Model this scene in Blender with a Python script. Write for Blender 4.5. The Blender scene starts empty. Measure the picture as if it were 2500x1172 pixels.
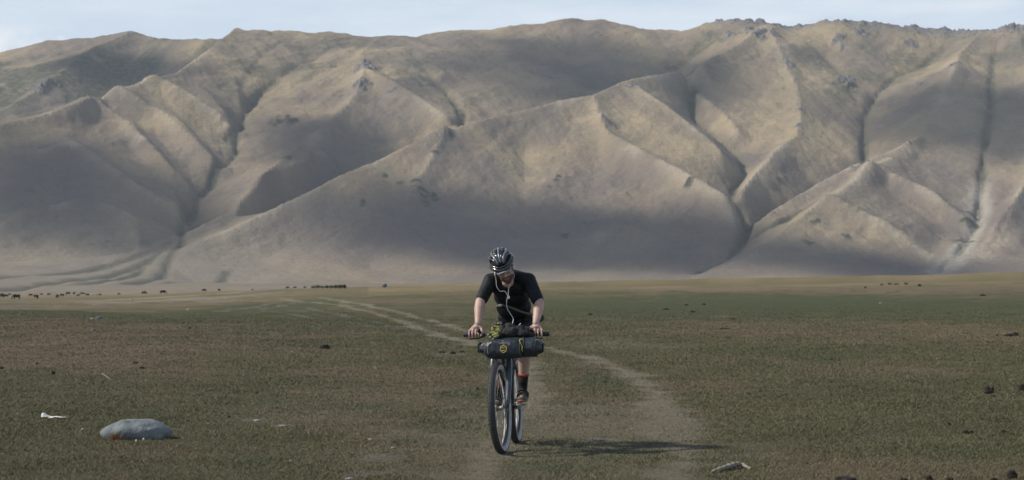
import bpy, bmesh, math, random
import numpy as np
from mathutils import Vector, Matrix, Euler, Quaternion

R = math.radians
sc = bpy.context.scene
col = sc.collection

# ------------------------------------------------------------------ camera
HAZE = 0.00006
CAMZ = 1.364            # lens height above the grass
F = 4861.0              # focal length in pixels of the 2500 px wide photograph
cam_d = bpy.data.cameras.new('camera')
cam_d.sensor_width = 36.0
cam_d.lens = 70.0
cam_d.clip_start = 0.1
cam_d.clip_end = 30000
cam_d.dof.use_dof = True
cam_d.dof.focus_distance = 16.3
cam_d.dof.aperture_fstop = 8.0
cam = bpy.data.objects.new('camera', cam_d)
cam.location = (0, 0, CAMZ)
cam.rotation_euler = (R(90) + math.atan(114 / F), 0, 0)
col.objects.link(cam)
sc.camera = cam

# ------------------------------------------------------------------ light
SUN_EL, SUN_AZ = R(42), R(3)      # elevation; turned from due left towards the camera
SUND = Vector((-math.cos(SUN_EL) * math.cos(SUN_AZ), -math.cos(SUN_EL) * math.sin(SUN_AZ), math.sin(SUN_EL)))
w = bpy.data.worlds.new('World')
sc.world = w
w.use_nodes = True
nt = w.node_tree
for n in list(nt.nodes):
    nt.nodes.remove(n)
wo = nt.nodes.new('ShaderNodeOutputWorld')
bg = nt.nodes.new('ShaderNodeBackground')
sky = nt.nodes.new('ShaderNodeTexSky')
sky.sky_type = 'NISHITA'
sky.sun_disc = False
sky.sun_elevation = SUN_EL
sky.sun_rotation = math.atan2(SUND.x, SUND.y)
sky.altitude = 2500
sky.air_density = 1.0
sky.dust_density = 1.0
sky.ozone_density = 1.0
bg.inputs['Strength'].default_value = 0.125
tc = nt.nodes.new('ShaderNodeTexCoord')
mp = nt.nodes.new('ShaderNodeMapping')
mp.inputs['Scale'].default_value = (5.0, 5.0, 22.0)
mp.inputs['Location'].default_value = (3.4, 0.0, 1.7)
nz = nt.nodes.new('ShaderNodeTexNoise')
nz.inputs['Scale'].default_value = 1.0
nz.inputs['Detail'].default_value = 7.0
nz.inputs['Roughness'].default_value = 0.55
rp = nt.nodes.new('ShaderNodeValToRGB')
rp.color_ramp.elements[0].position = 0.47
rp.color_ramp.elements[1].position = 0.74
mx = nt.nodes.new('ShaderNodeMixRGB')
mx.inputs['Color2'].default_value = (6.3, 7.0, 7.7, 1)
mfac = nt.nodes.new('ShaderNodeMath'); mfac.operation = 'MULTIPLY'; mfac.inputs[1].default_value = 0.5
nt.links.new(tc.outputs['Generated'], mp.inputs['Vector'])
nt.links.new(mp.outputs['Vector'], nz.inputs['Vector'])
nt.links.new(nz.outputs['Fac'], rp.inputs['Fac'])
# thin milky veil low over the horizon, clearing overhead, with cirrus streaks in it
sep = nt.nodes.new('ShaderNodeSeparateXYZ'); nt.links.new(tc.outputs['Generated'], sep.inputs[0])
vr = nt.nodes.new('ShaderNodeMapRange'); vr.inputs['From Min'].default_value = 0.08; vr.inputs['From Max'].default_value = 0.5
vr.inputs['To Min'].default_value = 0.80; vr.inputs['To Max'].default_value = 0.10
nt.links.new(sep.outputs['Z'], vr.inputs['Value'])
nt.links.new(rp.outputs['Color'], mfac.inputs[0])
ad = nt.nodes.new('ShaderNodeMath'); ad.operation = 'ADD'; ad.use_clamp = True
nt.links.new(mfac.outputs[0], ad.inputs[0]); nt.links.new(vr.outputs[0], ad.inputs[1])
nt.links.new(ad.outputs[0], mx.inputs['Fac'])
nt.links.new(sky.outputs['Color'], mx.inputs['Color1'])
# two real clouds low in the sky: cumulus far left, cirrus band upper right
def sky_cloud(prev, cx, cz, rx, rz, amt, seed, soft):
    dd = nt.nodes.new('ShaderNodeVectorMath'); dd.operation = 'SUBTRACT'; dd.inputs[1].default_value = (cx, 0, cz); nt.links.new(tc.outputs['Generated'], dd.inputs[0])
    ds = nt.nodes.new('ShaderNodeVectorMath'); ds.operation = 'MULTIPLY'; ds.inputs[1].default_value = (1 / rx, 0, 1 / rz); nt.links.new(dd.outputs[0], ds.inputs[0])
    dl = nt.nodes.new('ShaderNodeVectorMath'); dl.operation = 'LENGTH'; nt.links.new(ds.outputs[0], dl.inputs[0])
    n_ = nt.nodes.new('ShaderNodeTexNoise'); n_.inputs['Scale'].default_value = seed; n_.inputs['Detail'].default_value = 6; nt.links.new(tc.outputs['Generated'], n_.inputs['Vector'])
    m1 = nt.nodes.new('ShaderNodeMath'); m1.operation = 'MULTIPLY_ADD'; m1.inputs[1].default_value = -2.4; nt.links.new(n_.outputs['Fac'], m1.inputs[0]); nt.links.new(dl.outputs['Value'], m1.inputs[2])
    r_ = nt.nodes.new('ShaderNodeMapRange'); r_.inputs['From Min'].default_value = -.25; r_.inputs['From Max'].default_value = -.25 - soft; r_.inputs['To Max'].default_value = amt
    nt.links.new(m1.outputs[0], r_.inputs['Value'])
    fw_ = nt.nodes.new('ShaderNodeMath'); fw_.operation = 'GREATER_THAN'; fw_.inputs[1].default_value = 0
    sy = nt.nodes.new('ShaderNodeSeparateXYZ'); nt.links.new(tc.outputs['Generated'], sy.inputs[0]); nt.links.new(sy.outputs['Y'], fw_.inputs[0])
    mm_ = nt.nodes.new('ShaderNodeMath'); mm_.operation = 'MULTIPLY'; nt.links.new(r_.outputs[0], mm_.inputs[0]); nt.links.new(fw_.outputs[0], mm_.inputs[1])
    x_ = nt.nodes.new('ShaderNodeMixRGB'); x_.inputs['Color2'].default_value = (7.4, 7.7, 7.9, 1)
    nt.links.new(mm_.outputs[0], x_.inputs['Fac']); nt.links.new(prev, x_.inputs['Color1']); return x_.outputs['Color']
cc = sky_cloud(mx.outputs['Color'], -.262, .116, .040, .016, .9, 55., .5)
cc = sky_cloud(cc, .225, .137, .070, .0065, .6, 14., .9)
nt.links.new(cc, bg.inputs['Color'])
nt.links.new(bg.outputs[0], wo.inputs['Surface'])

sun_d = bpy.data.lights.new('sun', 'SUN')
sun_d.energy = 4.6
sun_d.angle = R(3.0)
sun_d.color = (1.0, 0.93, 0.82)
sun = bpy.data.objects.new('sun', sun_d)
sun.rotation_euler = (-SUND).to_track_quat('-Z', 'Y').to_euler()
sun.location = (-40, -10, 60)
col.objects.link(sun)

sc.view_settings.view_transform = 'Standard'
sc.view_settings.look = 'None'
sc.view_settings.exposure = 0.0
sc.view_settings.gamma = 1.0
sc.cycles.volume_bounces = 0
sc.cycles.max_bounces = 6
sc.cycles.transparent_max_bounces = 12

# ------------------------------------------------------------------ numpy noise
def lattice(seed, n=256):
    return np.random.RandomState(seed).rand(n, n)
_L = {}
def vnoise(x, y, seed=0):
    if seed not in _L: _L[seed] = lattice(seed)
    T = _L[seed]
    xi = np.floor(x).astype(np.int64); yi = np.floor(y).astype(np.int64)
    fx = x - xi; fy = y - yi
    fx = fx * fx * fx * (fx * (fx * 6 - 15) + 10); fy = fy * fy * fy * (fy * (fy * 6 - 15) + 10)
    a = T[xi & 255, yi & 255]; b = T[(xi + 1) & 255, yi & 255]
    c = T[xi & 255, (yi + 1) & 255]; d = T[(xi + 1) & 255, (yi + 1) & 255]
    return (a * (1 - fx) + b * fx) * (1 - fy) + (c * (1 - fx) + d * fx) * fy - 0.5
def fbm(x, y, octs=4, seed=0, gain=0.5):
    s = 0; a = 1.0
    for k in range(octs):
        s = s + a * vnoise(x * 2 ** k + 17.3 * k, y * 2 ** k - 9.1 * k, seed + k); a *= gain
    return s
def sstep(t):
    t = np.clip(t, 0, 1); return t * t * (3 - 2 * t)

# ------------------------------------------------------------------ nodes
class NT:
    def __init__(s, name):
        s.m = bpy.data.materials.new(name); s.m.use_nodes = True
        s.t = s.m.node_tree; s.b = s.t.nodes['Principled BSDF']; s.o = s.t.nodes['Material Output']
    def n(s, typ, **kw):
        x = s.t.nodes.new(typ)
        for k, v in kw.items():
            if k in x.inputs: x.inputs[k].default_value = v
            else: setattr(x, k, v)
        return x
    def l(s, a, b): s.t.links.new(a, b)
    def noise(s, scale, detail=4, rough=0.55, vec=None, sc3=None, dist=0.0):
        if vec is None: vec = s.n('ShaderNodeTexCoord').outputs['Object']
        if sc3 is not None:
            mpn = s.n('ShaderNodeMapping'); mpn.inputs['Scale'].default_value = sc3
            s.l(vec, mpn.inputs['Vector']); vec = mpn.outputs['Vector']
        x = s.n('ShaderNodeTexNoise', Scale=scale, Detail=detail, Roughness=rough, Distortion=dist)
        s.l(vec, x.inputs['Vector']); return x.outputs['Fac']
    def ramp(s, fac, p0, p1, c0=(0, 0, 0, 1), c1=(1, 1, 1, 1)):
        r = s.n('ShaderNodeValToRGB')
        r.color_ramp.elements[0].position = p0; r.color_ramp.elements[1].position = p1
        r.color_ramp.elements[0].color = c0; r.color_ramp.elements[1].color = c1
        s.l(fac, r.inputs['Fac']); return r.outputs['Color']
    def mix(s, fac, a, b, mode='MIX'):
        x = s.n('ShaderNodeMixRGB', blend_type=mode)
        for k, v in (('Fac', fac), ('Color1', a), ('Color2', b)):
            if isinstance(v, (int, float)): x.inputs[k].default_value = v
            elif isinstance(v, (tuple, list)): x.inputs[k].default_value = (*v[:3], 1)
            else: s.l(v, x.inputs[k])
        return x.outputs['Color']
    def math(s, op, a, b=0.0):
        x = s.n('ShaderNodeMath', operation=op)
        for k, v in ((0, a), (1, b)):
            if isinstance(v, (int, float)): x.inputs[k].default_value = v
            else: s.l(v, x.inputs[k])
        return x.outputs[0]
    def attr(s, name):
        x = s.n('ShaderNodeAttribute', attribute_name=name); return x.outputs['Fac']
    def bump(s, h, strength=0.5, dist=0.1):
        x = s.n('ShaderNodeBump', Strength=strength, Distance=dist)
        s.l(h, x.inputs['Height']); s.l(x.outputs['Normal'], s.b.inputs['Normal'])

def plain(name, c, rough=0.6, metal=0.0, var=0.15, scale=20.0, bump=0.0, spec=0.5, c2=None, bscale=None, bdist=0.01):
    m = NT(name)
    f = m.noise(scale, 5, 0.6)
    a = tuple(v * (1 - var) for v in c); b = tuple(min(1, v * (1 + var)) for v in (c2 or c))
    m.l(m.mix(m.ramp(f, 0.3, 0.7), a, b), m.b.inputs['Base Color'])
    m.b.inputs['Roughness'].default_value = rough
    m.b.inputs['Metallic'].default_value = metal
    m.b.inputs['Specular IOR Level'].default_value = spec
    if bump:
        m.bump(m.noise(bscale or scale * 2, 4, 0.6), bump, bdist)
    return m.m

def tag(o, label=None, cat=None, group=None, kind=None):
    if label: o['label'] = label
    if cat: o['category'] = cat
    if group: o['group'] = group
    if kind: o['kind'] = kind
    return o

def np_mesh(name, V, Fq, mat, attrs=None, smooth=True, parent=None, fattrs=None):
    me = bpy.data.meshes.new(name)
    V = np.asarray(V, dtype=np.float32); Fq = np.asarray(Fq, dtype=np.int32)
    k = Fq.shape[1]
    me.vertices.add(len(V)); me.vertices.foreach_set('co', V.ravel())
    me.loops.add(Fq.size); me.loops.foreach_set('vertex_index', Fq.ravel())
    me.polygons.add(len(Fq)); me.polygons.foreach_set('loop_start', np.arange(0, Fq.size, k, dtype=np.int32))
    me.polygons.foreach_set('use_smooth', np.full(len(Fq), smooth, dtype=bool))
    me.update(calc_edges=True)
    for nm, a in (attrs or {}).items():
        at = me.attributes.new(nm, 'FLOAT', 'POINT'); at.data.foreach_set('value', np.asarray(a, dtype=np.float32).ravel())
    for nm, a in (fattrs or {}).items():
        at = me.attributes.new(nm, 'FLOAT', 'FACE'); at.data.foreach_set('value', np.asarray(a, dtype=np.float32).ravel())
    me.materials.append(mat)
    o = bpy.data.objects.new(name, me); col.objects.link(o)
    if parent: o.parent = parent
    return o

def grid_faces(nr, nc):
    i = np.arange(nr * nc).reshape(nr, nc)
    return np.stack([i[:-1, :-1], i[:-1, 1:], i[1:, 1:], i[1:, :-1]], -1).reshape(-1, 4)

# ------------------------------------------------------------------ plain: height and land cover, in metres
EDGE_X = [-900, 0, 300, 560, 900, 1340, 1700, 2100, 2500, 3400]
EDGE_Y = [728, 722, 718, 710, 699, 688, 682, 674, 665, 650]
def ground_z(X, Y):
    Yc = np.maximum(Y, 4.0)
    u = np.clip(1250 + X / Yc * F, -900, 3400)
    e = np.interp(u, EDGE_X, EDGE_Y)
    Dk = np.interp(u, [-900, 0, 560, 900, 1340], [620, 600, 480, 320, 265])
    zt = CAMZ + (700 - e) * Dk / F
    bankf = sstep((u - 700) / 700)                   # the terrace edge grows to the right
    t = (Yc - 45) / (Dk - 45)
    s = sstep(t)
    s = s * (1 - bankf) + bankf * (0.60 * sstep((Yc - 60) / 150) + 0.40 * sstep((Yc - (Dk - 32)) / 26))
    z = zt * s
    z = z - np.clip(Yc - Dk, 0, 1e5) * (0.004 + 0.03 * bankf)
    z = np.where(Yc > 720, z - (Yc - 720) * 0.12, z)
    z = np.maximum(z, -45)
    amp = 0.03 + 0.0009 * np.minimum(Yc, 120)
    z = z + amp * 1.4 * fbm(X / 9.0, Yc / 14.0, 3, 3) * sstep((Yc - 2) / 8)
    z = z + 0.035 * fbm(X / 1.1, Yc / 1.3, 3, 8)
    # low swell that carries the brown band on the left
    c = np.interp(X, [-30, -22, -12, -4, 0], [98, 90, 52, 38, 34])
    z = z + 0.22 * np.exp(-((Yc - c) / (0.16 * c)) ** 2) * sstep((-2 - X) / 6)
    # eroded ruts
    return z
def p2w(px, py):
    """photograph position on the plain -> metres (march along the ray)"""
    tx = (px - 1250) / F; tz = (700 - py) / F
    D = 6.0
    while D < 700:
        z = CAMZ + tz * D
        if z <= float(ground_z(np.array([tx * D]), np.array([D]))[0]): break
        D *= 1.004
    return tx * D, D
def poly_dist(X, Y, pts):
    """distance to a world polyline and half width there; depth distances count less, as ruts run away from us"""
    best = np.full(X.shape, 1e9)
    for (x0, y0), (x1, y1) in zip(pts[:-1], pts[1:]):
        dx, dy = x1 - x0, y1 - y0
        t = np.clip(((X - x0) * dx + (Y - y0) * dy) / (dx * dx + dy * dy + 1e-9), 0, 1)
        best = np.minimum(best, np.hypot(X - x0 - t * dx, Y - y0 - t * dy))
    return best
def wl(pp): return [p2w(*q) for q in pp]
TR1 = wl([(560, 722), (700, 731), (850, 748), (935, 772), (1010, 797), (1080, 822), (1150, 838), (1225, 862), (1285, 905), (1290, 960), (1270, 1010), (1225, 1080), (1190, 1130), (1170, 1171)])
TR2 = wl([(780, 727), (900, 746), (1000, 768), (1130, 806), (1250, 835), (1345, 852), (1450, 874), (1540, 912), (1600, 962), (1625, 1010), (1645, 1060), (1660, 1110), (1650, 1171)])
RUT1 = wl([(640, 756), (720, 768), (800, 782), (900, 797), (1000, 806)])
RUT2 = wl([(750, 752), (850, 775), (930, 790), (1030, 812)])
# soil / cover patches: photo px, py, half extents px, kind, strength
PATCH = [
 (480, 728, 120, 8, 'pale', 1.0), (430, 724, 70, 5, 'pale', 1.0), (560, 733, 60, 3, 'pale', .6), (632, 748, 14, 8, 'soil', .9), (697, 745, 14, 6, 'soil', .9),
 (660, 748, 120, 14, 'green', .9), (800, 790, 240, 16, 'green', .6), (60, 738, 50, 4, 'soil', .8), (1400, 696, 40, 4, 'dry', .3),
 (300, 800, 520, 18, 'dry', .8), (350, 830, 420, 26, 'dry', .9), (120, 815, 260, 30, 'dry', .7), (240, 748, 340, 12, 'dry', .9), (230, 771, 380, 10, 'green', .8),
 (600, 780, 260, 14, 'green', .6), (700, 850, 330, 24, 'dry', .45), (1900, 745, 600, 34, 'green', 1.0), (2350, 750, 420, 30, 'green', .8), (1480, 750, 240, 32, 'green', .9),
 (1950, 803, 380, 20, 'dry', .75), (2300, 805, 320, 26, 'dry', .85), (2050, 822, 280, 14, 'dry', .6), (1650, 803, 220, 14, 'dry', .45), (2000, 700, 900, 9, 'dry', .9),
 (1500, 840, 160, 20, 'pale', .3), (1480, 935, 70, 16, 'green', .9), (1430, 1090, 200, 26, 'green', 1.0), (1350, 1130, 160, 30, 'green', .8), (1150, 1165, 120, 14, 'pale', .5),
 (1140, 964, 60, 12, 'green', 1.0), (900, 992, 70, 10, 'green', .7), (1000, 1075, 50, 12, 'green', .8), (610, 1130, 70, 14, 'green', .8),
 (1470, 1077, 55, 8, 'soil', .8), (1500, 978, 34, 5, 'soil', .9), (1440, 1140, 30, 6, 'soil', .6), (950, 1118, 46, 8, 'soil', .7), (880, 1160, 46, 8, 'soil', .7), (620, 1026, 24, 3, 'soil', .9),
 (690, 1039, 22, 3, 'soil', .9), (680, 1086, 40, 4, 'soil', .8), (1180, 1150, 60, 12, 'soil', .5), (1590, 965, 60, 10, 'dry', .6), (1640, 1080, 40, 20, 'pale', .4),
 (140, 1058, 30, 3, 'soil', .7), (205, 1049, 10, 2, 'soil', .6), (1100, 860, 40, 4, 'soil', .5), (1850, 893, 70, 6, 'green', .8), (2000, 880, 60, 5, 'green', .8),
 (1900, 860, 250, 14, 'green', .5), (700, 940, 200, 16, 'green', .35), (1000, 880, 120, 14, 'green', .35), (1620, 1150, 60, 12, 'pale', .5), (2160, 1070, 80, 8, 'soil', .35),
 (2100, 1060, 300, 16, 'green', .4), (2300, 1100, 200, 18, 'green', .4), (1280, 890, 60, 40, 'pale', .3), (1330, 1060, 380, 90, 'pale', .45), (800, 1000, 260, 40, 'pale', .15), (350, 1100, 300, 30, 'dry', .35), (300, 970, 300, 26, 'dry', .3),
]
PW = []
for (px, py, hx, hy, k, s) in PATCH:
    x, y = p2w(px, py); _, y0 = p2w(px, py + hy); _, y1 = p2w(px, max(py - hy, 690))
    PW.append((x, y, hx / F * y, max(0.2, 0.5 * (min(y1, y * 1.6) - y0)), k, s))
def cover(X, Y):
    n1 = fbm(X / 1.1, Y / 1.5, 5, 21, .65); n2 = fbm(X / 7.0, Y / 10.0, 3, 31)
    m = {k: np.zeros(X.shape) for k in ('pale', 'dry', 'green', 'soil')}
    for x, y, hx, hy, k, s in PW:
        d = np.hypot((X - x) / hx, (Y - y) / hy)
        nn = n1 * (2.2 if k == 'soil' else 0.7) + n2 * .35 - (.35 if k == 'soil' else 0)
        v = s * sstep((1.25 - d + nn) / (0.35 if k == 'soil' else .8))
        m[k] = np.maximum(m[k], v)
    for pts, wdt, s in ((TR1, .20, .9), (TR2, .20, .9)):
        d = poly_dist(X, Y, pts)
        wv = wdt * (1 + .5 * n2) * np.interp(Y, [14, 25, 60, 130], [1.1, 1.1, 1.0, 1.3])
        near = np.interp(Y, [13, 22, 40], [.8, .85, 1.0])
        m['pale'] = np.maximum(m['pale'], s * near * sstep((wv * 1.55 - d + .36 * n1) / (wv * 1.4)))
    for pts in (RUT1, RUT2):
        d = poly_dist(X, Y, pts)
        m['green'] = np.maximum(m['green'], sstep((1.0 - d) / .8)); m['soil'] = np.maximum(m['soil'], .7 * sstep((.35 - d + .3 * n1) / .3))
    # general mottling
    m['dry'] = np.clip(m['dry'] + .75 * sstep((n2 + .6 * fbm(X / 1.3, Y / 3.0, 4, 51)) / .5), 0, 1) * (1 - .75 * m['green'])
    m['green'] = np.clip(m['green'] + .5 * sstep((fbm(X / 2.6, Y / 5.5, 4, 61) - .12) / .3), 0, 1)
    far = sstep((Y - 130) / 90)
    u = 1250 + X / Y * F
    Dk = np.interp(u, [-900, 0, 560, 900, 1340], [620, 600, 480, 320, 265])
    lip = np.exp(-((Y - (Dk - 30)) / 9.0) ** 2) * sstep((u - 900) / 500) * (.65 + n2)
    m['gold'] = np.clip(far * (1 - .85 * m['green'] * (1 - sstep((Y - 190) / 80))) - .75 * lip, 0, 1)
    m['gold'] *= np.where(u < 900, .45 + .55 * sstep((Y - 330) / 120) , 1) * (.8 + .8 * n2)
    m['green'] = np.maximum(m['green'], .8 * lip)
    return m

def cover_colour(M):
    """base colour of turf from the land-cover attributes (shared by soil sheet and blades)"""
    n = M.noise(1.0, 8, 0.65, sc3=(1.0, .6, 1.0))
    nf = M.noise(9.0, 5, 0.7)
    c = M.mix(M.ramp(n, 0.35, 0.65), (0.090, 0.086, 0.040), (0.124, 0.112, 0.057))
    c = M.mix(M.attr('dry'), c, (0.172, 0.133, 0.084))
    c = M.mix(M.math('MULTIPLY', M.attr('green'), 0.8), c, (0.066, 0.082, 0.036))
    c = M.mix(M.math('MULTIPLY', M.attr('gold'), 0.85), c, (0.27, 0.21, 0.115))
    c = M.mix(M.math('MULTIPLY', M.attr('pale'), 0.85), c, (0.27, 0.235, 0.175))
    c = M.mix(M.ramp(nf, 0.3, 0.75), M.mix(0.35, c, (0.02, 0.02, 0.012)), c)
    return c
# ------------------------------------------------------------------ the plain
GM = NT('turf_soil')
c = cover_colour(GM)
c = GM.mix(GM.math('MULTIPLY', GM.attr('soil'), 0.9), c, GM.mix(GM.ramp(GM.noise(16, 6, .7), .35, .7), (0.075, 0.062, 0.05), (0.27, 0.235, 0.20)))
sp = GM.n('ShaderNodeTexVoronoi', Scale=1.3); sp.inputs['Randomness'].default_value = 1
GM.l(GM.n('ShaderNodeTexCoord').outputs['Object'], sp.inputs['Vector'])
GM.l(c, GM.b.inputs['Base Color'])
GM.b.inputs['Roughness'].default_value = 0.95
GM.b.inputs['Specular IOR Level'].default_value = 0.15
bh = GM.math('ADD', GM.noise(28, 6, .75), GM.math('MULTIPLY', GM.noise(3.0, 6, .7), 1.3))
GM.bump(bh, 0.9, 0.06)
uu = np.concatenate([np.linspace(-9000, -700, 60, endpoint=False), np.arange(-700, 3200, 4.5), np.linspace(3200, 11500, 60)])
invy = np.concatenate([1 / np.array([0.4, 1, 2, 4, 6, 8, 9.5]), np.linspace(1 / 11., 1 / 1000., 620), 1 / np.array([1300., 2000, 3000, 4500, 7000, 12000])])
yy = 1 / invy
UU, YY = np.meshgrid(uu, yy)
XX = (UU - 1250) / F * np.maximum(YY, 6.0)
ZZ = ground_z(XX, YY)
cv = cover(XX, YY)
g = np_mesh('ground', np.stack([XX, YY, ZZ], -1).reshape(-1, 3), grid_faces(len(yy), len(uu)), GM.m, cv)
tag(g, kind='structure')

# ------------------------------------------------------------------ grass blades
BM = NT('grass_blades')
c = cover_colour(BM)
rn = BM.attr('rnd')
c = BM.mix(BM.ramp(rn, 0.0, 1.0), BM.mix(0.30, c, (0.03, 0.033, 0.014)), BM.mix(0.30, c, (0.40, 0.34, 0.20)))
BM.l(c, BM.b.inputs['Base Color'])
BM.b.inputs['Roughness'].default_value = 0.7
BM.b.inputs['Specular IOR Level'].default_value = 0.25
rs = np.random.RandomState(5)
NB = 1300000
Yg = 11.5 * (120 / 11.5) ** (rs.rand(NB) ** 1.12)
ug = rs.uniform(-260, 2760, NB)
Xg = (ug - 1250) / F * Yg
cvb = cover(Xg, Yg)
thin = np.clip(cvb['soil'] * .8 + cvb['pale'] * .3, 0, .95)
keep = rs.rand(NB) > thin
Xg, Yg = Xg[keep], Yg[keep]; cvb = {k: v[keep] for k, v in cvb.items()}
nb = len(Xg)
Zg = ground_z(Xg, Yg)
sc_ = (Yg / 16.0) ** 0.8
tuft = sstep((fbm(Xg / .5, Yg / .5, 3, 77) + .25) / .5)
h = (0.007 + 0.014 * rs.rand(nb) + .009 * tuft + .006 * cvb['green']) * (1 - .5 * cvb['pale']) * sc_ ** .5 * (1 - .85 * sstep((Yg - 60) / 60))
wd = 0.0028 * (0.6 + .8 * rs.rand(nb)) * sc_
an = rs.rand(nb) * 2 * np.pi
ln = rs.rand(nb) * 2 * np.pi; la = h * (0.4 + 1.6 * rs.rand(nb))
base = np.stack([Xg, Yg, Zg - .004], -1)
dv = np.stack([np.cos(an) * wd, np.sin(an) * wd, 0 * wd], -1)
tip = base + np.stack([np.cos(ln) * la, np.sin(ln) * la, h], -1)
V = np.stack([base - dv, base + dv, tip], 1).reshape(-1, 3)
rnd = rs.rand(nb) ** 1.1
att = {k: np.repeat(v, 3) for k, v in cvb.items() if k != 'soil'}
att['rnd'] = np.repeat(rnd, 3)
gr = np_mesh('grass', V, np.arange(nb * 3).reshape(-1, 3), BM.m, att, smooth=False)
tag(gr, 'short sparse turf grass, green and straw coloured, over the whole plain', 'grass', kind='stuff')

# ------------------------------------------------------------------ mountains
# feature lines: (photo px, photo py, metres away) ; each is a real 3-D line of ridge or valley floor
RID = [
 # skyline left / centre / right
 [(-700, 230, 3500), (-300, 175, 3500), (0, 126, 3500), (60, 108, 3500), (110, 93, 3490), (170, 84, 3480), (240, 84, 3470), (315, 72, 3460), (345, 76, 3440), (385, 93, 3400), (440, 98, 3360), (500, 94, 3320), (570, 74, 3260), (640, 76, 3280), (700, 78, 3300), (745, 86, 3320), (800, 78, 3320), (850, 84, 3330), (930, 96, 3340), (1000, 90, 3340), (1070, 76, 3330), (1120, 70, 3320), (1200, 67, 3320), (1300, 55, 3320), (1380, 44, 3320), (1440, 39, 3320), (1500, 50, 3310), (1560, 66, 3300), (1620, 73, 3290), (1700, 70, 3270), (1740, 56, 3240), (1790, 48, 3220), (1830, 46, 3210), (1900, 51, 3200), (1950, 58, 3200), (2010, 51, 3190), (2060, 47, 3180), (2100, 42, 3170), (2140, 48, 3170), (2200, 52, 3170), (2240, 50, 3160), (2290, 61, 3150), (2340, 76, 3130), (2400, 86, 3110), (2440, 77, 3080), (2480, 70, 3060), (2560, 72, 3050), (2700, 100, 3050), (3200, 150, 3100)],
 [(575, 75, 3260), (535, 105, 3150), (480, 150, 3000), (430, 185, 2900), (330, 213, 2780), (250, 240, 2720), (180, 262, 2680), (80, 300, 2620), (0, 322, 2580), (-150, 370, 2500), (-500, 470, 2350)],
 [(310, 90, 3450), (230, 122, 3350), (170, 165, 3250), (110, 213, 3150), (60, 250, 3080), (0, 283, 3000), (-150, 340, 2900)],
 [(430, 185, 2900), (500, 220, 2830), (555, 275, 2750)],
 [(330, 213, 2780), (400, 262, 2720), (470, 330, 2640), (530, 400, 2560)],
 [(250, 240, 2720), (240, 300, 2640), (195, 362, 2540), (260, 385, 2500), (330, 435, 2440), (410, 490, 2390), (455, 535, 2350)],
 [(0, 388, 2480), (100, 385, 2500), (195, 362, 2540)],
 [(195, 362, 2540), (185, 450, 2400), (190, 530, 2270), (150, 600, 2150)],
 # pyramid peak ridge to the fan
 [(930, 100, 3320), (880, 140, 3120), (889, 176, 2990), (872, 238, 2880), (820, 300, 2770), (760, 345, 2690), (690, 405, 2590), (645, 452, 2500), (560, 512, 2410), (490, 560, 2330), (445, 585, 2290)],
 [(889, 176, 2990), (955, 205, 2910), (1035, 258, 2830), (1105, 300, 2750)],
 [(880, 140, 3120), (800, 175, 3030), (720, 215, 2950)],
 # centre spur silhouette
 [(395, 642, 2130), (450, 612, 2180), (520, 585, 2230), (620, 545, 2290), (740, 490, 2350), (830, 440, 2410), (930, 400, 2450), (1000, 365, 2490), (1080, 330, 2530), (1130, 312, 2560), (1200, 299, 2600), (1290, 278, 2640), (1370, 255, 2680), (1450, 244, 2720), (1530, 205, 2800), (1580, 195, 2830), (1640, 180, 2870), (1700, 165, 2930), (1780, 130, 3020), (1880, 70, 3160)],
 [(1530, 205, 2800), (1600, 250, 2730), (1680, 310, 2640), (1735, 355, 2590), (1765, 378, 2540)],
 [(1450, 244, 2720), (1480, 350, 2580), (1580, 400, 2500), (1690, 460, 2400), (1770, 505, 2340), (1805, 560, 2270)],
 [(1480, 350, 2580), (1440, 470, 2400), (1420, 580, 2240), (1430, 660, 2120)],
 [(1130, 312, 2560), (1080, 380, 2480), (1010, 470, 2370), (960, 570, 2240), (900, 660, 2110)],
 # right
 [(1880, 70, 3160), (1900, 120, 3060), (1922, 172, 2960), (1950, 230, 2870), (1957, 300, 2770), (1945, 345, 2690), (1895, 380, 2610), (1850, 430, 2520), (1800, 478, 2410)],
 [(2400, 90, 3100), (2345, 140, 2970), (2330, 184, 2890), (2300, 270, 2760), (2245, 345, 2640), (2180, 382, 2570), (2110, 403, 2510), (2000, 460, 2420), (1910, 515, 2340), (1845, 552, 2280)],
 [(2180, 400, 2530), (2110, 432, 2440), (2080, 462, 2390), (1980, 528, 2290), (1900, 582, 2210), (1825, 622, 2140), (1700, 678, 2040)],
 [(2245, 345, 2640), (2300, 420, 2500), (2330, 500, 2370), (2300, 590, 2230), (2250, 650, 2130)],
 [(2480, 70, 3060), (2520, 170, 2880), (2545, 280, 2700), (2540, 400, 2530), (2500, 500, 2380), (2440, 600, 2220), (2380, 645, 2120)],
 [(2700, 100, 3050), (2760, 300, 2750), (2740, 500, 2400), (2700, 640, 2150)],
 [(1440, 42, 3320), (1400, 100, 3200), (1330, 170, 3060)],
]
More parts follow.
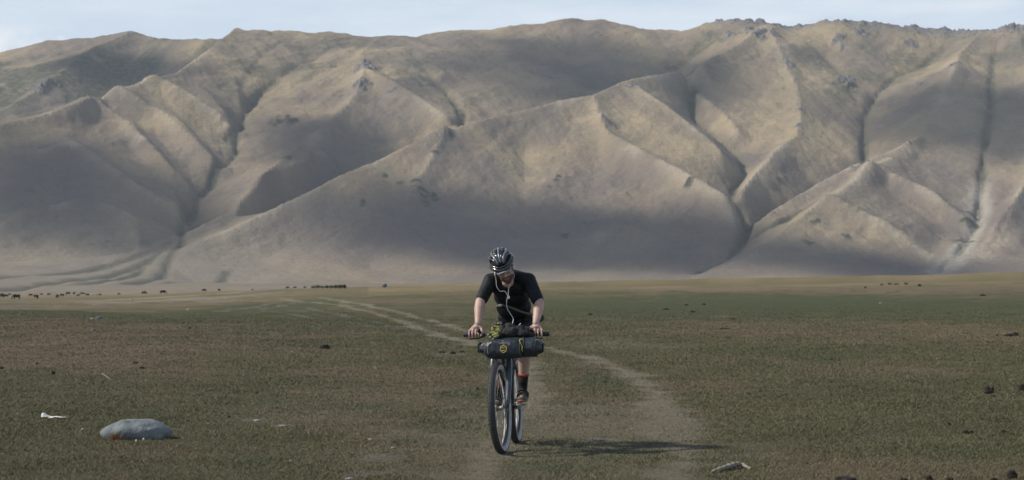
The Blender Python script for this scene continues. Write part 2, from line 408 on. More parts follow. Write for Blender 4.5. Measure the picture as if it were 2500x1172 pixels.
VAL = [
 [(520, 140, 3250), (470, 190, 3120), (400, 235, 3000), (300, 290, 2880), (200, 320, 2800), (100, 345, 2740), (0, 370, 2680), (-200, 430, 2600)],
 [(350, 110, 3400), (300, 180, 3250), (230, 250, 3050), (150, 300, 2900)],
 [(445, 570, 2325), (470, 522, 2400), (515, 457, 2470), (530, 430, 2500), (577, 373, 2590), (575, 330, 2670), (600, 268, 2800), (650, 215, 2900), (720, 165, 3020), (800, 125, 3150), (850, 108, 3230)],
 [(600, 268, 2800), (590, 200, 2920), (640, 130, 3080), (690, 100, 3190)],
 [(260, 270, 2690), (300, 330, 2610), (370, 400, 2500), (440, 470, 2420)],
 [(100, 430, 2420), (110, 500, 2300), (130, 580, 2170)],
 [(320, 470, 2370), (330, 540, 2270), (340, 590, 2190)],
 [(-200, 560, 2200), (-100, 480, 2350), (0, 440, 2420)],
 [(445, 600, 2290), (520, 594, 2330), (640, 562, 2400), (800, 480, 2520), (1000, 392, 2620), (1131, 309, 2700), (1132, 280, 2760), (1090, 215, 2880), (1030, 160, 3000), (1000, 115, 3130)],
 [(1131, 309, 2700), (1250, 305, 2760), (1400, 282, 2830), (1530, 235, 2920), (1640, 205, 2980), (1700, 130, 3130)],
 [(1284, 370, 2525), (1278, 430, 2440), (1275, 520, 2310), (1270, 610, 2190), (1265, 680, 2090)],
 [(700, 590, 2230), (640, 640, 2120), (600, 680, 2030)],
 [(1690, 672, 2080), (1740, 650, 2120), (1800, 622, 2170), (1825, 588, 2230), (1818, 545, 2300), (1790, 492, 2380), (1792, 465, 2430), (1815, 432, 2490), (1818, 400, 2540), (1760, 350, 2640), (1690, 295, 2740), (1680, 225, 2860), (1720, 160, 2990)],
 [(1830, 568, 2290), (1900, 535, 2380), (2000, 478, 2480), (2085, 425, 2560), (2110, 385, 2620), (2108, 330, 2700), (2115, 275, 2790), (2150, 225, 2870), (2195, 185, 2940), (2260, 150, 3010), (2310, 115, 3080)],
 [(2110, 275, 2790), (2070, 200, 2900), (2020, 130, 3040)],
 [(2290, 668, 2080), (2335, 628, 2140), (2385, 565, 2240), (2393, 480, 2360), (2400, 400, 2470), (2410, 340, 2560), (2420, 280, 2650), (2425, 220, 2760), (2435, 160, 2880), (2440, 110, 2990)],
 [(2620, 660, 2080), (2640, 500, 2350), (2640, 300, 2680), (2620, 150, 2950)],
 [(1400, 300, 2600), (1380, 380, 2490), (1360, 480, 2360), (1350, 580, 2220)],
 [(1560, 450, 2400), (1600, 560, 2250), (1600, 650, 2120)],
]
FOOT = [
 [(-700, 636, 2050), (0, 640, 2070), (200, 637, 2110), (350, 610, 2190), (445, 570, 2325)],
 [(395, 645, 2120), (470, 690, 2000), (560, 700, 1980)],
 [(-700, 716, 760), (0, 716, 760), (400, 715, 760), (700, 712, 760), (1000, 714, 760), (3200, 720, 760)],
 [(0, 694, 1300), (300, 690, 1400), (560, 703, 1500)],
 [(620, 708, 1850), (850, 708, 1960), (1250, 708, 2010), (1700, 702, 2000), (2100, 698, 2010), (2500, 690, 2010), (3200, 690, 2010)],
]
U0, U1, D0, D1 = -800.0, 3300.0, 700.0, 3800.0
def deepen(lines, k):
    out = []
    for ln_ in lines:
        out.append([(u, py, D + k * float(sstep((690 - py) / 170.) * sstep((py - 75) / 110.))) for u, py, D in ln_])
    return out
SUBR = (3, 4, 5, 6, 7, 10, 14, 15, 19, 22)
RID = [RID[0]] + [deepen([r], -14 if i in SUBR else (-48 if i in (13, 17, 18, 20) else -36))[0] for i, r in enumerate(RID) if i]
RMAIN = [r for i, r in enumerate(RID) if i and i not in SUBR]
MAIN = (0, 1, 2, 8, 9, 12, 13, 14, 15, 16)
VAL = [deepen([v], (34 if i in (12, 13) else 20 if i >= 12 else 34) if i in MAIN else -6)[0] for i, v in enumerate(VAL)]
def solve(nu, nd, init=None, it=300, smooth=True):
    du = (U1 - U0) / (nu - 1); dd = (D1 - D0) / (nd - 1)
    hx = du * 2600 / F
    wx = 1 / hx ** 2; wy = 1 / dd ** 2
    Z = np.zeros((nd, nu)); C = np.zeros((nd, nu), bool); CZ = np.zeros((nd, nu))
    cnt = np.zeros((nd, nu))
    for lines in (RID, VAL, FOOT):
        for ln_ in lines:
            for a, b in zip(ln_[:-1], ln_[1:]):
                n_ = int(max(abs(a[0] - b[0]) / du, abs(a[2] - b[2]) / dd) * 2) + 2
                t = np.linspace(0, 1, n_)
                u = a[0] + (b[0] - a[0]) * t; D = a[2] + (b[2] - a[2]) * t
                py = a[1] + (b[1] - a[1]) * t
                z = CAMZ + (700 - py) * D / F
                ii = np.clip(np.round((D - D0) / dd).astype(int), 0, nd - 1)
                jj = np.clip(np.round((u - U0) / du).astype(int), 0, nu - 1)
                np.add.at(CZ, (ii, jj), z); np.add.at(cnt, (ii, jj), 1)
    C = cnt > 0; CZ = np.where(C, CZ / np.maximum(cnt, 1), 0)
    sky_u = [p[0] for p in RID[0]]; sky_z = [CAMZ + (700 - p[1]) * p[2] / F for p in RID[0]]
    us = np.linspace(U0, U1, nu)
    C[-1, :] = True; CZ[-1, :] = np.interp(us, sky_u, sky_z) - 190
    C[0, :] = True; CZ[0, :] = np.interp(us, [-800, 700, 1000, 3300], [-3.2, -3.2, -5, -5])
    if init is None:
        Z[:] = np.linspace(0, 400, nd)[:, None]
    else:
        a, b = init.shape
        ri = np.linspace(0, a - 1, nd); rj = np.linspace(0, b - 1, nu)
        i0 = np.clip(ri.astype(int), 0, a - 2); j0 = np.clip(rj.astype(int), 0, b - 2)
        fi = (ri - i0)[:, None]; fj = (rj - j0)[None]
        Z = (init[i0][:, j0] * (1 - fj) + init[i0][:, j0 + 1] * fj) * (1 - fi) + (init[i0 + 1][:, j0] * (1 - fj) + init[i0 + 1][:, j0 + 1] * fj) * fi
    om = wx / (2 * (wx + wy)); on = wy / (2 * (wx + wy))
    for k in range(it):
        Z[C] = CZ[C]
        P = np.pad(Z, 1, mode='edge')
        Z = om * (P[1:-1, :-2] + P[1:-1, 2:]) + on * (P[:-2, 1:-1] + P[2:, 1:-1])
    Z[C] = CZ[C]
    return Z
Z = solve(60, 45, it=600)
Z = solve(120, 90, Z, 500)
Z = solve(240, 180, Z, 400)
Z = solve(480, 360, Z, 300)
def blur(Z, s):
    r = int(3 * s) + 1; k = np.exp(-0.5 * (np.arange(-r, r + 1) / s) ** 2); k /= k.sum()
    P = np.pad(Z, r, mode='edge')
    P = sum(k[i] * P[:, i:i + Z.shape[1]] for i in range(2 * r + 1))
    return sum(k[i] * P[i:i + Z.shape[0], :] for i in range(2 * r + 1))
Zs = blur(Z, 0.7); Zb = blur(Z, 2.2)
Z = 0.65 * Zs + 0.35 * Zb
# keep the skyline and crests where the photo has them
mu = np.concatenate([np.linspace(U0, -60, 90, endpoint=False), np.arange(-60, 2560, 2.4), np.linspace(2560, U1, 90)])
md = np.concatenate([np.linspace(D0, 1900, 110, endpoint=False), np.linspace(1900, 3560, 620), np.linspace(3570, D1, 20)])
ri = (md - D0) / (D1 - D0) * 359; rj = (mu - U0) / (U1 - U0) * 479
i0 = np.clip(ri.astype(int), 0, 358); j0 = np.clip(rj.astype(int), 0, 478)
fi = (ri - i0)[:, None]; fj = (rj - j0)[None]
def up(A): return (A[i0][:, j0] * (1 - fj) + A[i0][:, j0 + 1] * fj) * (1 - fi) + (A[i0 + 1][:, j0] * (1 - fj) + A[i0 + 1][:, j0 + 1] * fj) * fi
MZ = up(Z)
MU, MD = np.meshgrid(mu, md)
MX = (MU - 1250) / F * MD
mslope = sstep((MZ - 6) / 60)
def line_dist(lines, sx=1.0):
    """distance in metres to a set of feature lines"""
    best = np.full((360, 480), 1e9)
    gu = np.linspace(U0, U1, 480)[None]; gd = np.linspace(D0, D1, 360)[:, None]
    gx = (gu - 1250) / F * gd
    for ln_ in lines:
        for a, b in zip(ln_[:-1], ln_[1:]):
            x0, y0 = (a[0] - 1250) / F * a[2], a[2]; x1, y1 = (b[0] - 1250) / F * b[2], b[2]
            dx, dy = x1 - x0, y1 - y0
            t = np.clip(((gx - x0) * dx + (gd - y0) * dy) / (dx * dx + dy * dy), 0, 1)
            best = np.minimum(best, np.hypot(gx - x0 - t * dx, gd - y0 - t * dy))
    return up(best)
dV = line_dist(VAL[2:4] + VAL[8:9] + VAL[12:17]); dR = line_dist(RID[1:]); dVa = line_dist(VAL)
wig = 14 * fbm(MX / 60, MD / 60, 3, 101)
# gullies, flutes and small relief
MZ = MZ - 2.0 * np.exp(-((dV + wig * .4) / 7.0) ** 2) * mslope
fl = fbm((MX + .35 * MD) / 46, MD / 210, 3, 111) + fbm((MX - .5 * MD) / 52, MD / 230, 3, 121)
MZ = MZ + mslope * sstep(dR / 25) * (5.0 * fl + 7 * fbm(MX / 150, MD / 170, 2, 131) + 1.8 * fbm(MX / 22, MD / 22, 3, 141))
MZ = MZ + mslope * 1.0 * fbm(MX / 7, MD / 9, 2, 151)
# crisp crests and V-shaped valley floors
crf = sstep((MZ - 25) / 60)
dRm = line_dist(RMAIN)
MZ = MZ + crf * (9.0 * np.exp(-dRm / 20.0) - 2.5 * np.exp(-dVa / 16.0))
MPY = 700 - (MZ - CAMZ) * F / MD
def surf(px, py):
    """distance of the first slope point seen at a photo position"""
    j = int(np.clip(np.searchsorted(mu, px), 1, len(mu) - 1)); c_ = MPY[:, j]
    k = np.nonzero((c_ <= py) & (md > 1250))[0]
    return float(md[k[0]]) if len(k) else 3200.
def traced(lines):
    out = []
    for ln_ in lines:
        pts = []
        for (a, b), (c_, d) in zip(ln_[:-1], ln_[1:]):
            for t in np.linspace(0, 1, 5)[:-1]: pts.append((a + (c_ - a) * t, b + (d - b) * t))
        pts.append(ln_[-1]); out.append([(u, v, surf(u, v)) for u, v in pts])
    return out
FLUTE = traced([[(174, 366), (239, 412), (321, 467), (390, 509), (440, 540)], [(243, 270), (330, 339), (390, 403), (450, 467), (480, 500)], [(381, 206), (459, 247), (528, 297), (560, 330)],
    [(290, 235), (400, 300), (480, 370), (530, 425)], [(60, 540), (197, 513), (275, 527), (349, 559), (420, 580)], [(0, 389), (115, 385), (174, 366)], [(0, 330), (120, 300), (220, 262)],
    [(2040, 505), (2201, 587), (2265, 628)], [(2132, 421), (2270, 490), (2361, 559)], [(1465, 300), (1485, 352), (1580, 400), (1690, 460), (1770, 505)], [(1090, 340), (1050, 420), (1000, 500)],
    [(1500, 560), (1430, 600), (1380, 660)], [(640, 455), (700, 440), (790, 400)], [(1700, 250), (1760, 290), (1800, 340)], [(2380, 640), (2440, 560), (2500, 480)]])
dFl = line_dist(FLUTE)
MZ = MZ + crf * 9.0 * np.exp(-(dFl / 18.0) ** 2) * (1 + .5 * np.exp(-dFl / 6))
GUL = traced([[(650, 215), (605, 262), (592, 300), (588, 320), (572, 332), (580, 372), (558, 405), (520, 440), (515, 460), (482, 500), (470, 530), (445, 560)], [(572, 332), (550, 345)],
    [(1690, 225), (1690, 290), (1760, 350), (1815, 400), (1815, 432), (1792, 465), (1790, 490), (1815, 530), (1826, 560), (1820, 590), (1780, 632), (1700, 668)],
    [(2195, 185), (2150, 225), (2118, 275), (2110, 330), (2110, 398)], [(2430, 130), (2425, 220), (2415, 300), (2400, 400), (2395, 480), (2385, 560), (2340, 620), (2290, 664)],
    [(1080, 210), (1112, 258), (1131, 305)], [(1132, 270), (1131, 305)], [(2040, 470), (1900, 545), (1842, 575)], [(445, 560), (442, 600)]])
dG = line_dist(GUL)
MZ = MZ - 5.0 * sstep((360 - MZ) / 120) * (.7 + fbm(MX / 40, MD / 40, 2, 251)) * np.exp(-((dG + wig * .3) / 4.0) ** 2)
# braided drainage lines on the fan
fan = sstep((900 - MU) / 300) * sstep((2330 - MD) / 80) * (1 - mslope * .6)
fd = lambda py: float(np.interp(py, [570, 640, 692, 716], [2320, 2070, 1350, 760]))
FANL = [[(u, py, fd(py)) for u, py in l_] for l_ in (
    [(445, 572), (400, 600), (300, 628), (180, 650), (60, 668), (-80, 690)], [(430, 585), (380, 618), (300, 645), (220, 668), (120, 690), (20, 712)],
    [(440, 595), (410, 630), (370, 660), (330, 684), (300, 704)], [(390, 606), (260, 640), (120, 662), (-60, 676)], [(350, 640), (250, 676), (170, 700)], [(560, 640), (440, 668), (360, 700)])]
dF = line_dist(FANL)
MZ = MZ + fan * (1.6 * fbm(MX / 30, MD / 160, 3, 161) - 3.4 * np.exp(-((dF + wig * .25) / 6.0) ** 2))
# rugged rock along the right skyline and at outcrops
rk = sstep((MU - 1700) / 60) * np.exp(-((MD - np.interp(MU, sky_u_ := [p[0] for p in RID[0]], [p[2] for p in RID[0]])) / 26) ** 2)
MZ = MZ + rk * np.maximum(0, 9 * fbm(MX / 16, MD / 16, 4, 181, .65) + .5)
OUT = [(889, 185, 2980, 20), (875, 240, 2880, 15), (100, 235, 3110, 20), (530, 108, 3140, 8), (810, 160, 3060, 7), (2330, 186, 2880, 10), (1925, 180, 2945, 13), (1545, 240, 2745, 11), (1830, 70, 3150, 12), (1780, 75, 3150, 12), (1870, 88, 3120, 14), (1850, 100, 3100, 12), (2050, 80, 3110, 12), (2060, 100, 3080, 9), (2110, 60, 3130, 12), (2230, 88, 3100, 10), (2060, 175, 2930, 14), (2070, 190, 2920, 10), (2245, 200, 2880, 9), (1485, 355, 2575, 7), (2460, 92, 3040, 9), (2480, 100, 3030, 12), (335, 235, 2770, 10), (1640, 270, 2700, 8), (2200, 372, 2580, 12), (2100, 450, 2420, 10), (1890, 90, 3110, 9), (1950, 330, 2700, 6), (630, 95, 3230, 7), (315, 88, 3440, 6), (1955, 300, 2760, 5), (940, 205, 2930, 7), (960, 250, 2850, 6)]
rock = rk.copy()
for (px, py, D, r_) in OUT:
    x = (px - 1250) / F * D
    d = np.hypot(MX - x, (MD - D) * .7) / r_
    a = sstep(1.3 - d + 1.2 * fbm(MX / 9, MD / 9, 3, 191)) 
    rock = np.maximum(rock, a)
    MZ = MZ + a * (.16 * r_ + .42 * r_ * fbm(MX / 6, MD / 7, 3, 201, .6))
bush = np.clip(sstep((470 - MU) / 120) * sstep((MD - 2760) / 60) * sstep((3420 - MD) / 120) * sstep((.25 + fbm(MX / 90, MD / 90, 3, 211)) / .3), 0, 1)
bush = np.maximum(bush, .8 * np.exp(-(dVa / 60) ** 2) * sstep((MD - 2750) / 150) * sstep(.3 + 1.5 * fbm(MX / 50, MD / 50, 3, 221)))
moist = .9 * fan * np.exp(-((dF + wig * .25) / 6.5) ** 2) + sstep((350 - MZ) / 110) * (.75 + .8 * fbm(MX / 25, MD / 25, 3, 261)) * np.exp(-((dG + wig * .3) / 4.6) ** 2) + .25 * np.exp(-((dV + wig) / 13.0) ** 2)
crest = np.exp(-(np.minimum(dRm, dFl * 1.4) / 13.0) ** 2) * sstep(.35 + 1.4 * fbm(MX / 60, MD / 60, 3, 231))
for px, py, r_ in ((1040, 492, 11), (1055, 486, 7), (1012, 462, 5), (1002, 480, 4), (975, 452, 3), (888, 500, 5), (886, 492, 4), (940, 432, 3), (1363, 432, 4), (1358, 440, 4), (1340, 458, 3), (1380, 580, 5), (1992, 545, 7), (2066, 576, 7), (2074, 582, 6), (1970, 595, 6), (1683, 466, 7), (695, 387, 7), (806, 162, 7), (832, 235, 4), (1100, 352, 4), (690, 296, 13), (715, 290, 10), (77, 468, 5), (1058, 400, 4), (2370, 560, 9), (2350, 590, 10), (2376, 530, 8), (1425, 545, 4), (1900, 440, 4), (1890, 520, 3)):
    D_ = surf(px, py); x = (px - 1250) / F * D_
    a = sstep(1.3 - np.hypot(MX - x, (MD - D_) * .8) / r_ + 1.4 * fbm(MX / 7, MD / 7, 3, 241))
    bush = np.maximum(bush, a * 1.4); MZ = MZ + a * 1.2
wash = np.exp(-((line_dist(VAL[15:16]) - 6 + .5 * wig) / 9.0) ** 2) * sstep((2480 - MD) / 100) * (MU > 1250 + (vnoise(MD / 50, MD / 50, 5) * 20))

MM = NT('steppe_slope')
n_big = MM.noise(0.0065, 5, .5, dist=.6); n_mid = MM.noise(0.035, 6, .6, sc3=(1, .8, 1)); n_fine = MM.noise(0.22, 7, .75)
c = MM.mix(MM.ramp(n_big, .36, .64), (0.205, 0.167, 0.140), (0.40, 0.315, 0.20))
sz = MM.n('ShaderNodeSeparateXYZ'); MM.l(MM.n('ShaderNodeTexCoord').outputs['Object'], sz.inputs[0])
alt = MM.math('ADD', MM.math('MULTIPLY', sz.outputs['Z'], 1 / 420.), MM.math('MULTIPLY', MM.math('SUBTRACT', n_big, .5), 1.6))
c = MM.mix(MM.ramp(alt, .15, .75), MM.mix(.6, c, (0.185, 0.152, 0.138)), c)
c = MM.mix(MM.math('MULTIPLY', MM.ramp(n_mid, .42, .66), .35), c, (0.245, 0.225, 0.15))
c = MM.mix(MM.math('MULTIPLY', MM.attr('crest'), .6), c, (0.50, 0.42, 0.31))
c = MM.mix(MM.math('MULTIPLY', MM.attr('fan'), .6), c, (0.27, 0.24, 0.185))
c = MM.mix(MM.math('MULTIPLY', MM.attr('moist'), .75), c, (0.085, 0.095, 0.06))
c = MM.mix(MM.math('MULTIPLY', MM.attr('wash'), .8), c, (0.42, 0.38, 0.32))
c = MM.mix(MM.math('MULTIPLY', MM.attr('bush'), .5), c, (0.12, 0.125, 0.085))
bs = MM.ramp(MM.noise(0.11, 4, .75), .40, .55)
c = MM.mix(MM.math('MULTIPLY', MM.math('MULTIPLY', MM.attr('bush'), bs), .85), c, (0.06, 0.075, 0.05))
ss = MM.ramp(MM.noise(0.055, 8, .8, sc3=(1.0, 1.0, 2.0)), .60, .68)
c = MM.mix(MM.math('MULTIPLY', ss, .30), c, (0.10, 0.10, 0.07))
dots = MM.ramp(MM.noise(.24, 3, .6), .63, .69)
c = MM.mix(MM.math('MULTIPLY', dots, MM.ramp(MM.noise(.012, 4, .6), .42, .62, (.05, .05, .05, 1), (.45, .45, .45, 1))), c, (0.085, 0.085, 0.055))
terr = MM.noise(1.0, 5, .6, sc3=(.035, .035, .55))
c = MM.mix(MM.math('MULTIPLY', MM.ramp(terr, .50, .66), .20), c, (0.15, 0.13, 0.10))
c = MM.mix(MM.attr('rock'), c, MM.mix(MM.ramp(MM.noise(.16, 6, .7), .35, .65), (0.075, 0.075, 0.08), (0.26, 0.25, 0.25)))
c = MM.mix(MM.ramp(n_fine, .3, .75), MM.mix(.28, c, (0.05, 0.05, 0.035)), c)
MM.l(c, MM.b.inputs['Base Color'])
MM.b.inputs['Roughness'].default_value = 1.0
MM.b.inputs['Specular IOR Level'].default_value = 0.1
MM.bump(MM.math('ADD', MM.noise(.12, 8, .75, sc3=(1, .6, 1)), MM.math('ADD', MM.math('MULTIPLY', MM.noise(.03, 5, .6), 1.6), MM.math('MULTIPLY', terr, .5))), 0.5, 6.0)
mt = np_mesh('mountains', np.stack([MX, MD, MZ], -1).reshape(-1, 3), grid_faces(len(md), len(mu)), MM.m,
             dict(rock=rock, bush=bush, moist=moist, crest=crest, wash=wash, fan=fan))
tag(mt, kind='structure')
def mountain_at(px, D):
    j = int(np.clip(np.searchsorted(mu, px), 1, len(mu) - 1)); i = int(np.clip(np.searchsorted(md, D), 1, len(md) - 1))
    return Vector(((px - 1250) / F * D, D, float(MZ[i, j])))

# ------------------------------------------------------------------ air
HZ = bpy.data.materials.new('haze'); HZ.use_nodes = True
t_ = HZ.node_tree; t_.nodes.remove(t_.nodes['Principled BSDF'])
pv = t_.nodes.new('ShaderNodeVolumePrincipled')
pv.inputs['Color'].default_value = (0.80, 0.88, 1.0, 1)
pv.inputs['Density'].default_value = HAZE
pv.inputs['Anisotropy'].default_value = 0.0
t_.links.new(pv.outputs['Volume'], t_.nodes['Material Output'].inputs['Volume'])
hz_v = [(x, y, z) for x in (-9000, 9000) for y in (-800, 13000) for z in (-60, 480)]
me = bpy.data.meshes.new('haze')
me.from_pydata(hz_v, [], [(0, 1, 3, 2), (4, 6, 7, 5), (0, 4, 5, 1), (2, 3, 7, 6), (0, 2, 6, 4), (1, 5, 7, 3)])
me.materials.append(HZ)
hz = bpy.data.objects.new('haze', me); col.objects.link(hz)
tag(hz, kind='stuff')

# ------------------------------------------------------------------ clouds overhead (above the frame); the sun throws their shade on the slopes
CM = NT('cloud_vapour')
CM.b.inputs['Base Color'].default_value = (0.9, 0.9, 0.92, 1)
CM.b.inputs['Roughness'].default_value = 1.0
tcn = CM.n('ShaderNodeTexCoord')
ln_n = CM.n('ShaderNodeVectorMath', operation='LENGTH')
sepc = CM.n('ShaderNodeMapping'); sepc.inputs['Scale'].default_value = (1, 1, 0)
CM.l(tcn.outputs['Object'], sepc.inputs['Vector']); CM.l(sepc.outputs['Vector'], ln_n.inputs[0])
nzc = CM.noise(2.2, 5, .55)
rad = CM.math('ADD', ln_n.outputs['Value'], CM.math('MULTIPLY', CM.math('SUBTRACT', nzc, .5), 1.5))
CM.l(CM.math('MULTIPLY', CM.ramp(rad, .40, 1.12, (1, 1, 1, 1), (0, 0, 0, 1)), .95), CM.b.inputs['Alpha'])
cloud_bm = bmesh.new()
bmesh.ops.create_icosphere(cloud_bm, subdivisions=5, radius=1.0)
cv_ = np.array([v.co[:] for v in cloud_bm.verts])
cf_ = np.array([[v.index for v in f.verts] for f in cloud_bm.faces])
cloud_bm.free()
def cloud(px, py, D, rx, ry, seed, shear=.5, H=900.):
    z = CAMZ + (700 - py) * D / F
    P = Vector(((px - 1250) / F * D, D, z)) + SUND * (H / SUND.z)
    v = cv_.copy()
    k = 1 + .25 * fbm(v[:, 0] * 2.2 + seed, v[:, 1] * 2.2 + v[:, 2], 4, 300 + seed)
    v = v * k[:, None]
    v[:, 2] *= np.where(v[:, 2] < 0, .35, 1.0)
    o = np_mesh('cloud', v, cf_, CM.m)
    M = Matrix(((rx, shear * ry, 0, P.x), (0, ry, 0, P.y), (0, 0, 45, P.z), (0, 0, 0, 1)))
    o.matrix_world = M
    tag(o, kind='structure')
    return o
CLOUDS = [(1450, 165, 3010, 250, 230, 1), (2400, 330, 2680, 190, 190, 2), (110, 440, 2360, 200, 220, 3), (840, 400, 2640, 110, 160, 5),
          (1150, 560, 2250, 230, 150, 6), (1560, 600, 2210, 190, 140, 10), (290, 170, 3250, 130, 130, 7), (2080, 640, 2100, 130, 70, 8)]
for c_ in CLOUDS: cloud(*c_)
# ================================================================== bicycle and rider
BX, BY = -0.083, 16.15
BZ = float(ground_z(np.array([BX, .04]), np.array([BY, BY + 1.1])).mean()) - .004
BIKE_M = Matrix.Translation((BX, BY, BZ)) @ Matrix.Rotation(R(-6.38), 4, 'Z') @ Matrix.Rotation(R(-2.0), 4, 'Y')
def L(px, py, y):
    """bike-frame point at local depth y seen at photo position (px, py)"""
    ax, ay, az, o = BIKE_M.col[0].xyz, BIKE_M.col[1].xyz, BIKE_M.col[2].xyz, BIKE_M.col[3].xyz
    q = o + ay * y
    a = (px - 1250) / F; b = (700 - py) / F
    m = np.array([[ax.x - a * ax.y, az.x - a * az.y], [ax.z - b * ax.y, az.z - b * az.y]])
    r = np.array([a * q.y - q.x, CAMZ + b * q.y - q.z])
    x, z = np.linalg.solve(m, r)
    return Vector((x, y, z))

# ------------------------------------------------------------------ mesh helpers
def basis(d):
    d = d.normalized(); a = Vector((0, 0, 1)) if abs(d.z) < .9 else Vector((1, 0, 0))
    u = a.cross(d).normalized(); return u, d.cross(u).normalized(), d
def add_ball(bm, c, r, rot=None, sub=2, mi=0):
    if not isinstance(r, (tuple, list, Vector)): r = (r, r, r)
    M = Matrix.Translation(c) @ (rot.to_4x4() if rot else Matrix()) @ Matrix.Diagonal((*r, 1))
    g_ = bmesh.ops.create_icosphere(bm, subdivisions=sub, radius=1.0, matrix=M)
    for v in g_['verts']:
        for f in v.link_faces: f.material_index = mi; f.smooth = True
def add_tube(bm, pts, rad, seg=12, caps=True, mi=0, flat=(1, 1), closed=False):
    """swept tube; rad a number or a list; flat scales the two cross directions"""
    pts = [Vector(p) for p in pts]; n = len(pts)
    if not isinstance(rad, (list, tuple)): rad = [rad] * n
    rings = []; pu = None
    for i, p in enumerate(pts):
        if closed: d = pts[(i + 1) % n] - pts[i - 1]
        else: d = pts[min(i + 1, n - 1)] - pts[max(i - 1, 0)]
        if d.length < 1e-9: d = Vector((0, 0, 1))
        u, v, d = basis(d)
        if pu is not None:
            u = (pu - d * pu.dot(d)); u = u.normalized() if u.length > 1e-6 else basis(d)[0]; v = d.cross(u)
        pu = u
        rings.append([bm.verts.new(p + (u * math.cos(2 * math.pi * k / seg) * flat[0] + v * math.sin(2 * math.pi * k / seg) * flat[1]) * rad[i]) for k in range(seg)])
    fs = []
    m_ = n if closed else n - 1
    for i in range(m_):
        a, b = rings[i], rings[(i + 1) % n]
        for k in range(seg):
            fs.append(bm.faces.new((a[k], a[(k + 1) % seg], b[(k + 1) % seg], b[k])))
    if caps and not closed:
        fs.append(bm.faces.new(rings[0][::-1])); fs.append(bm.faces.new(rings[-1]))
    for f in fs: f.material_index = mi; f.smooth = len(f.verts) == 4
    return rings
def add_box(bm, c, s, rot=None, mi=0, bev=0.0):
    M = Matrix.Translation(c) @ (rot.to_4x4() if rot else Matrix()) @ Matrix.Diagonal((*s, 1))
    g_ = bmesh.ops.create_cube(bm, size=1.0, matrix=M)
    fs = set(f for v in g_['verts'] for f in v.link_faces)
    for f in fs: f.material_index = mi
    if bev:
        es = list(set(e for v in g_['verts'] for e in v.link_edges))
        bmesh.ops.bevel(bm, geom=es, offset=bev, segments=2, affect='EDGES', profile=.5)
def new(): return bmesh.new()
def put(name, bm, mats, parent=None, c=(0, 0, 0), smooth=None):
    bmesh.ops.translate(bm, verts=bm.verts, vec=-Vector(c))
    bmesh.ops.recalc_face_normals(bm, faces=bm.faces)
    if smooth is not None:
        for f in bm.faces: f.smooth = smooth
    me = bpy.data.meshes.new(name); bm.to_mesh(me); bm.free()
    for m in (mats if isinstance(mats, (list, tuple)) else [mats]): me.materials.append(m)
    o = bpy.data.objects.new(name, me); col.objects.link(o)
    if parent: o.parent = parent
    return o
def blend(name, bm, mats, parent=None, c=(0, 0, 0), vox=.004, it=4, fac=.6, disp=None):
    """fuse overlapping forms into one continuous skin"""
    o = put(name, bm, mats, parent, c)
    md_ = o.modifiers.new('r', 'REMESH'); md_.mode = 'VOXEL'; md_.voxel_size = vox; md_.use_smooth_shade = True
    if it:
        s_ = o.modifiers.new('s', 'SMOOTH'); s_.iterations = it; s_.factor = fac
    dg = bpy.context.evaluated_depsgraph_get(); dg.update()
    me = bpy.data.meshes.new_from_object(o.evaluated_get(dg))
    o.modifiers.clear(); old = o.data; o.data = me; bpy.data.meshes.remove(old); me.name = name
    if disp:
        n_ = len(me.vertices); co = np.empty(n_ * 3, dtype=np.float32); no = np.empty(n_ * 3, dtype=np.float32)
        me.vertices.foreach_get('co', co); me.vertex_normals.foreach_get('vector', no)
        co = co.reshape(-1, 3); no = no.reshape(-1, 3)
        co = co + no * disp(co)[:, None]
        me.vertices.foreach_set('co', co.astype(np.float32).ravel()); me.update()
    me.polygons.foreach_set('use_smooth', np.ones(len(me.polygons), dtype=bool))
    return o
def thing(name, label, cat, c=(0, 0, 0), group=None, M=None):
    o = bpy.data.objects.new(name, None); col.objects.link(o)
    o.matrix_world = (M or BIKE_M) @ Matrix.Translation(c)
    o.empty_display_size = .1
    return tag(o, label, cat, group)

# ------------------------------------------------------------------ materials
m_rubber = plain('tyre_rubber', (0.022, 0.023, 0.025), .75, c2=(0.055, 0.055, 0.055), scale=60, var=.3, bump=.2)
m_wall = plain('dusty_sidewall', (0.30, 0.29, 0.28), .85, c2=(0.46, 0.45, 0.44), scale=25, var=.2)
m_black = plain('black_metal', (0.012, 0.012, 0.014), .4, scale=40)
m_fork = plain('blue_grey_paint', (0.030, 0.042, 0.055), .32, c2=(0.055, 0.070, 0.085), scale=18, var=.2)
m_alloy = plain('dusty_alloy', (0.30, 0.29, 0.27), .45, metal=.7, scale=40, var=.3)
m_grip = plain('rubber_grip', (0.012, 0.014, 0.018), .7, scale=200, bump=.4, bdist=.002)
m_cable = plain('cable_housing', (0.20, 0.20, 0.20), .4)
m_skin = NT('skin')
f_ = m_skin.noise(9, 5, .6)
c = m_skin.mix(m_skin.ramp(f_, .3, .7), (0.35, 0.22, 0.175), (0.47, 0.32, 0.26))
m_skin.l(c, m_skin.b.inputs['Base Color'])
m_skin.b.inputs['Roughness'].default_value = .52
m_skin.b.inputs['Subsurface Weight'].default_value = .12
m_skin.b.inputs['Subsurface Scale'].default_value = .01
m_skin.b.inputs['Subsurface Radius'].default_value = (1, .35, .2)
m_skin.bump(m_skin.noise(160, 4, .6), .15, .002)
m_skin = m_skin.m
m_shirt = NT('black_jersey')
c = m_shirt.mix(m_shirt.ramp(m_shirt.noise(14, 4, .6), .3, .7), (0.0035, 0.004, 0.006), (0.008, 0.010, 0.014))
m_shirt.l(c, m_shirt.b.inputs['Base Color']); m_shirt.b.inputs['Roughness'].default_value = .62
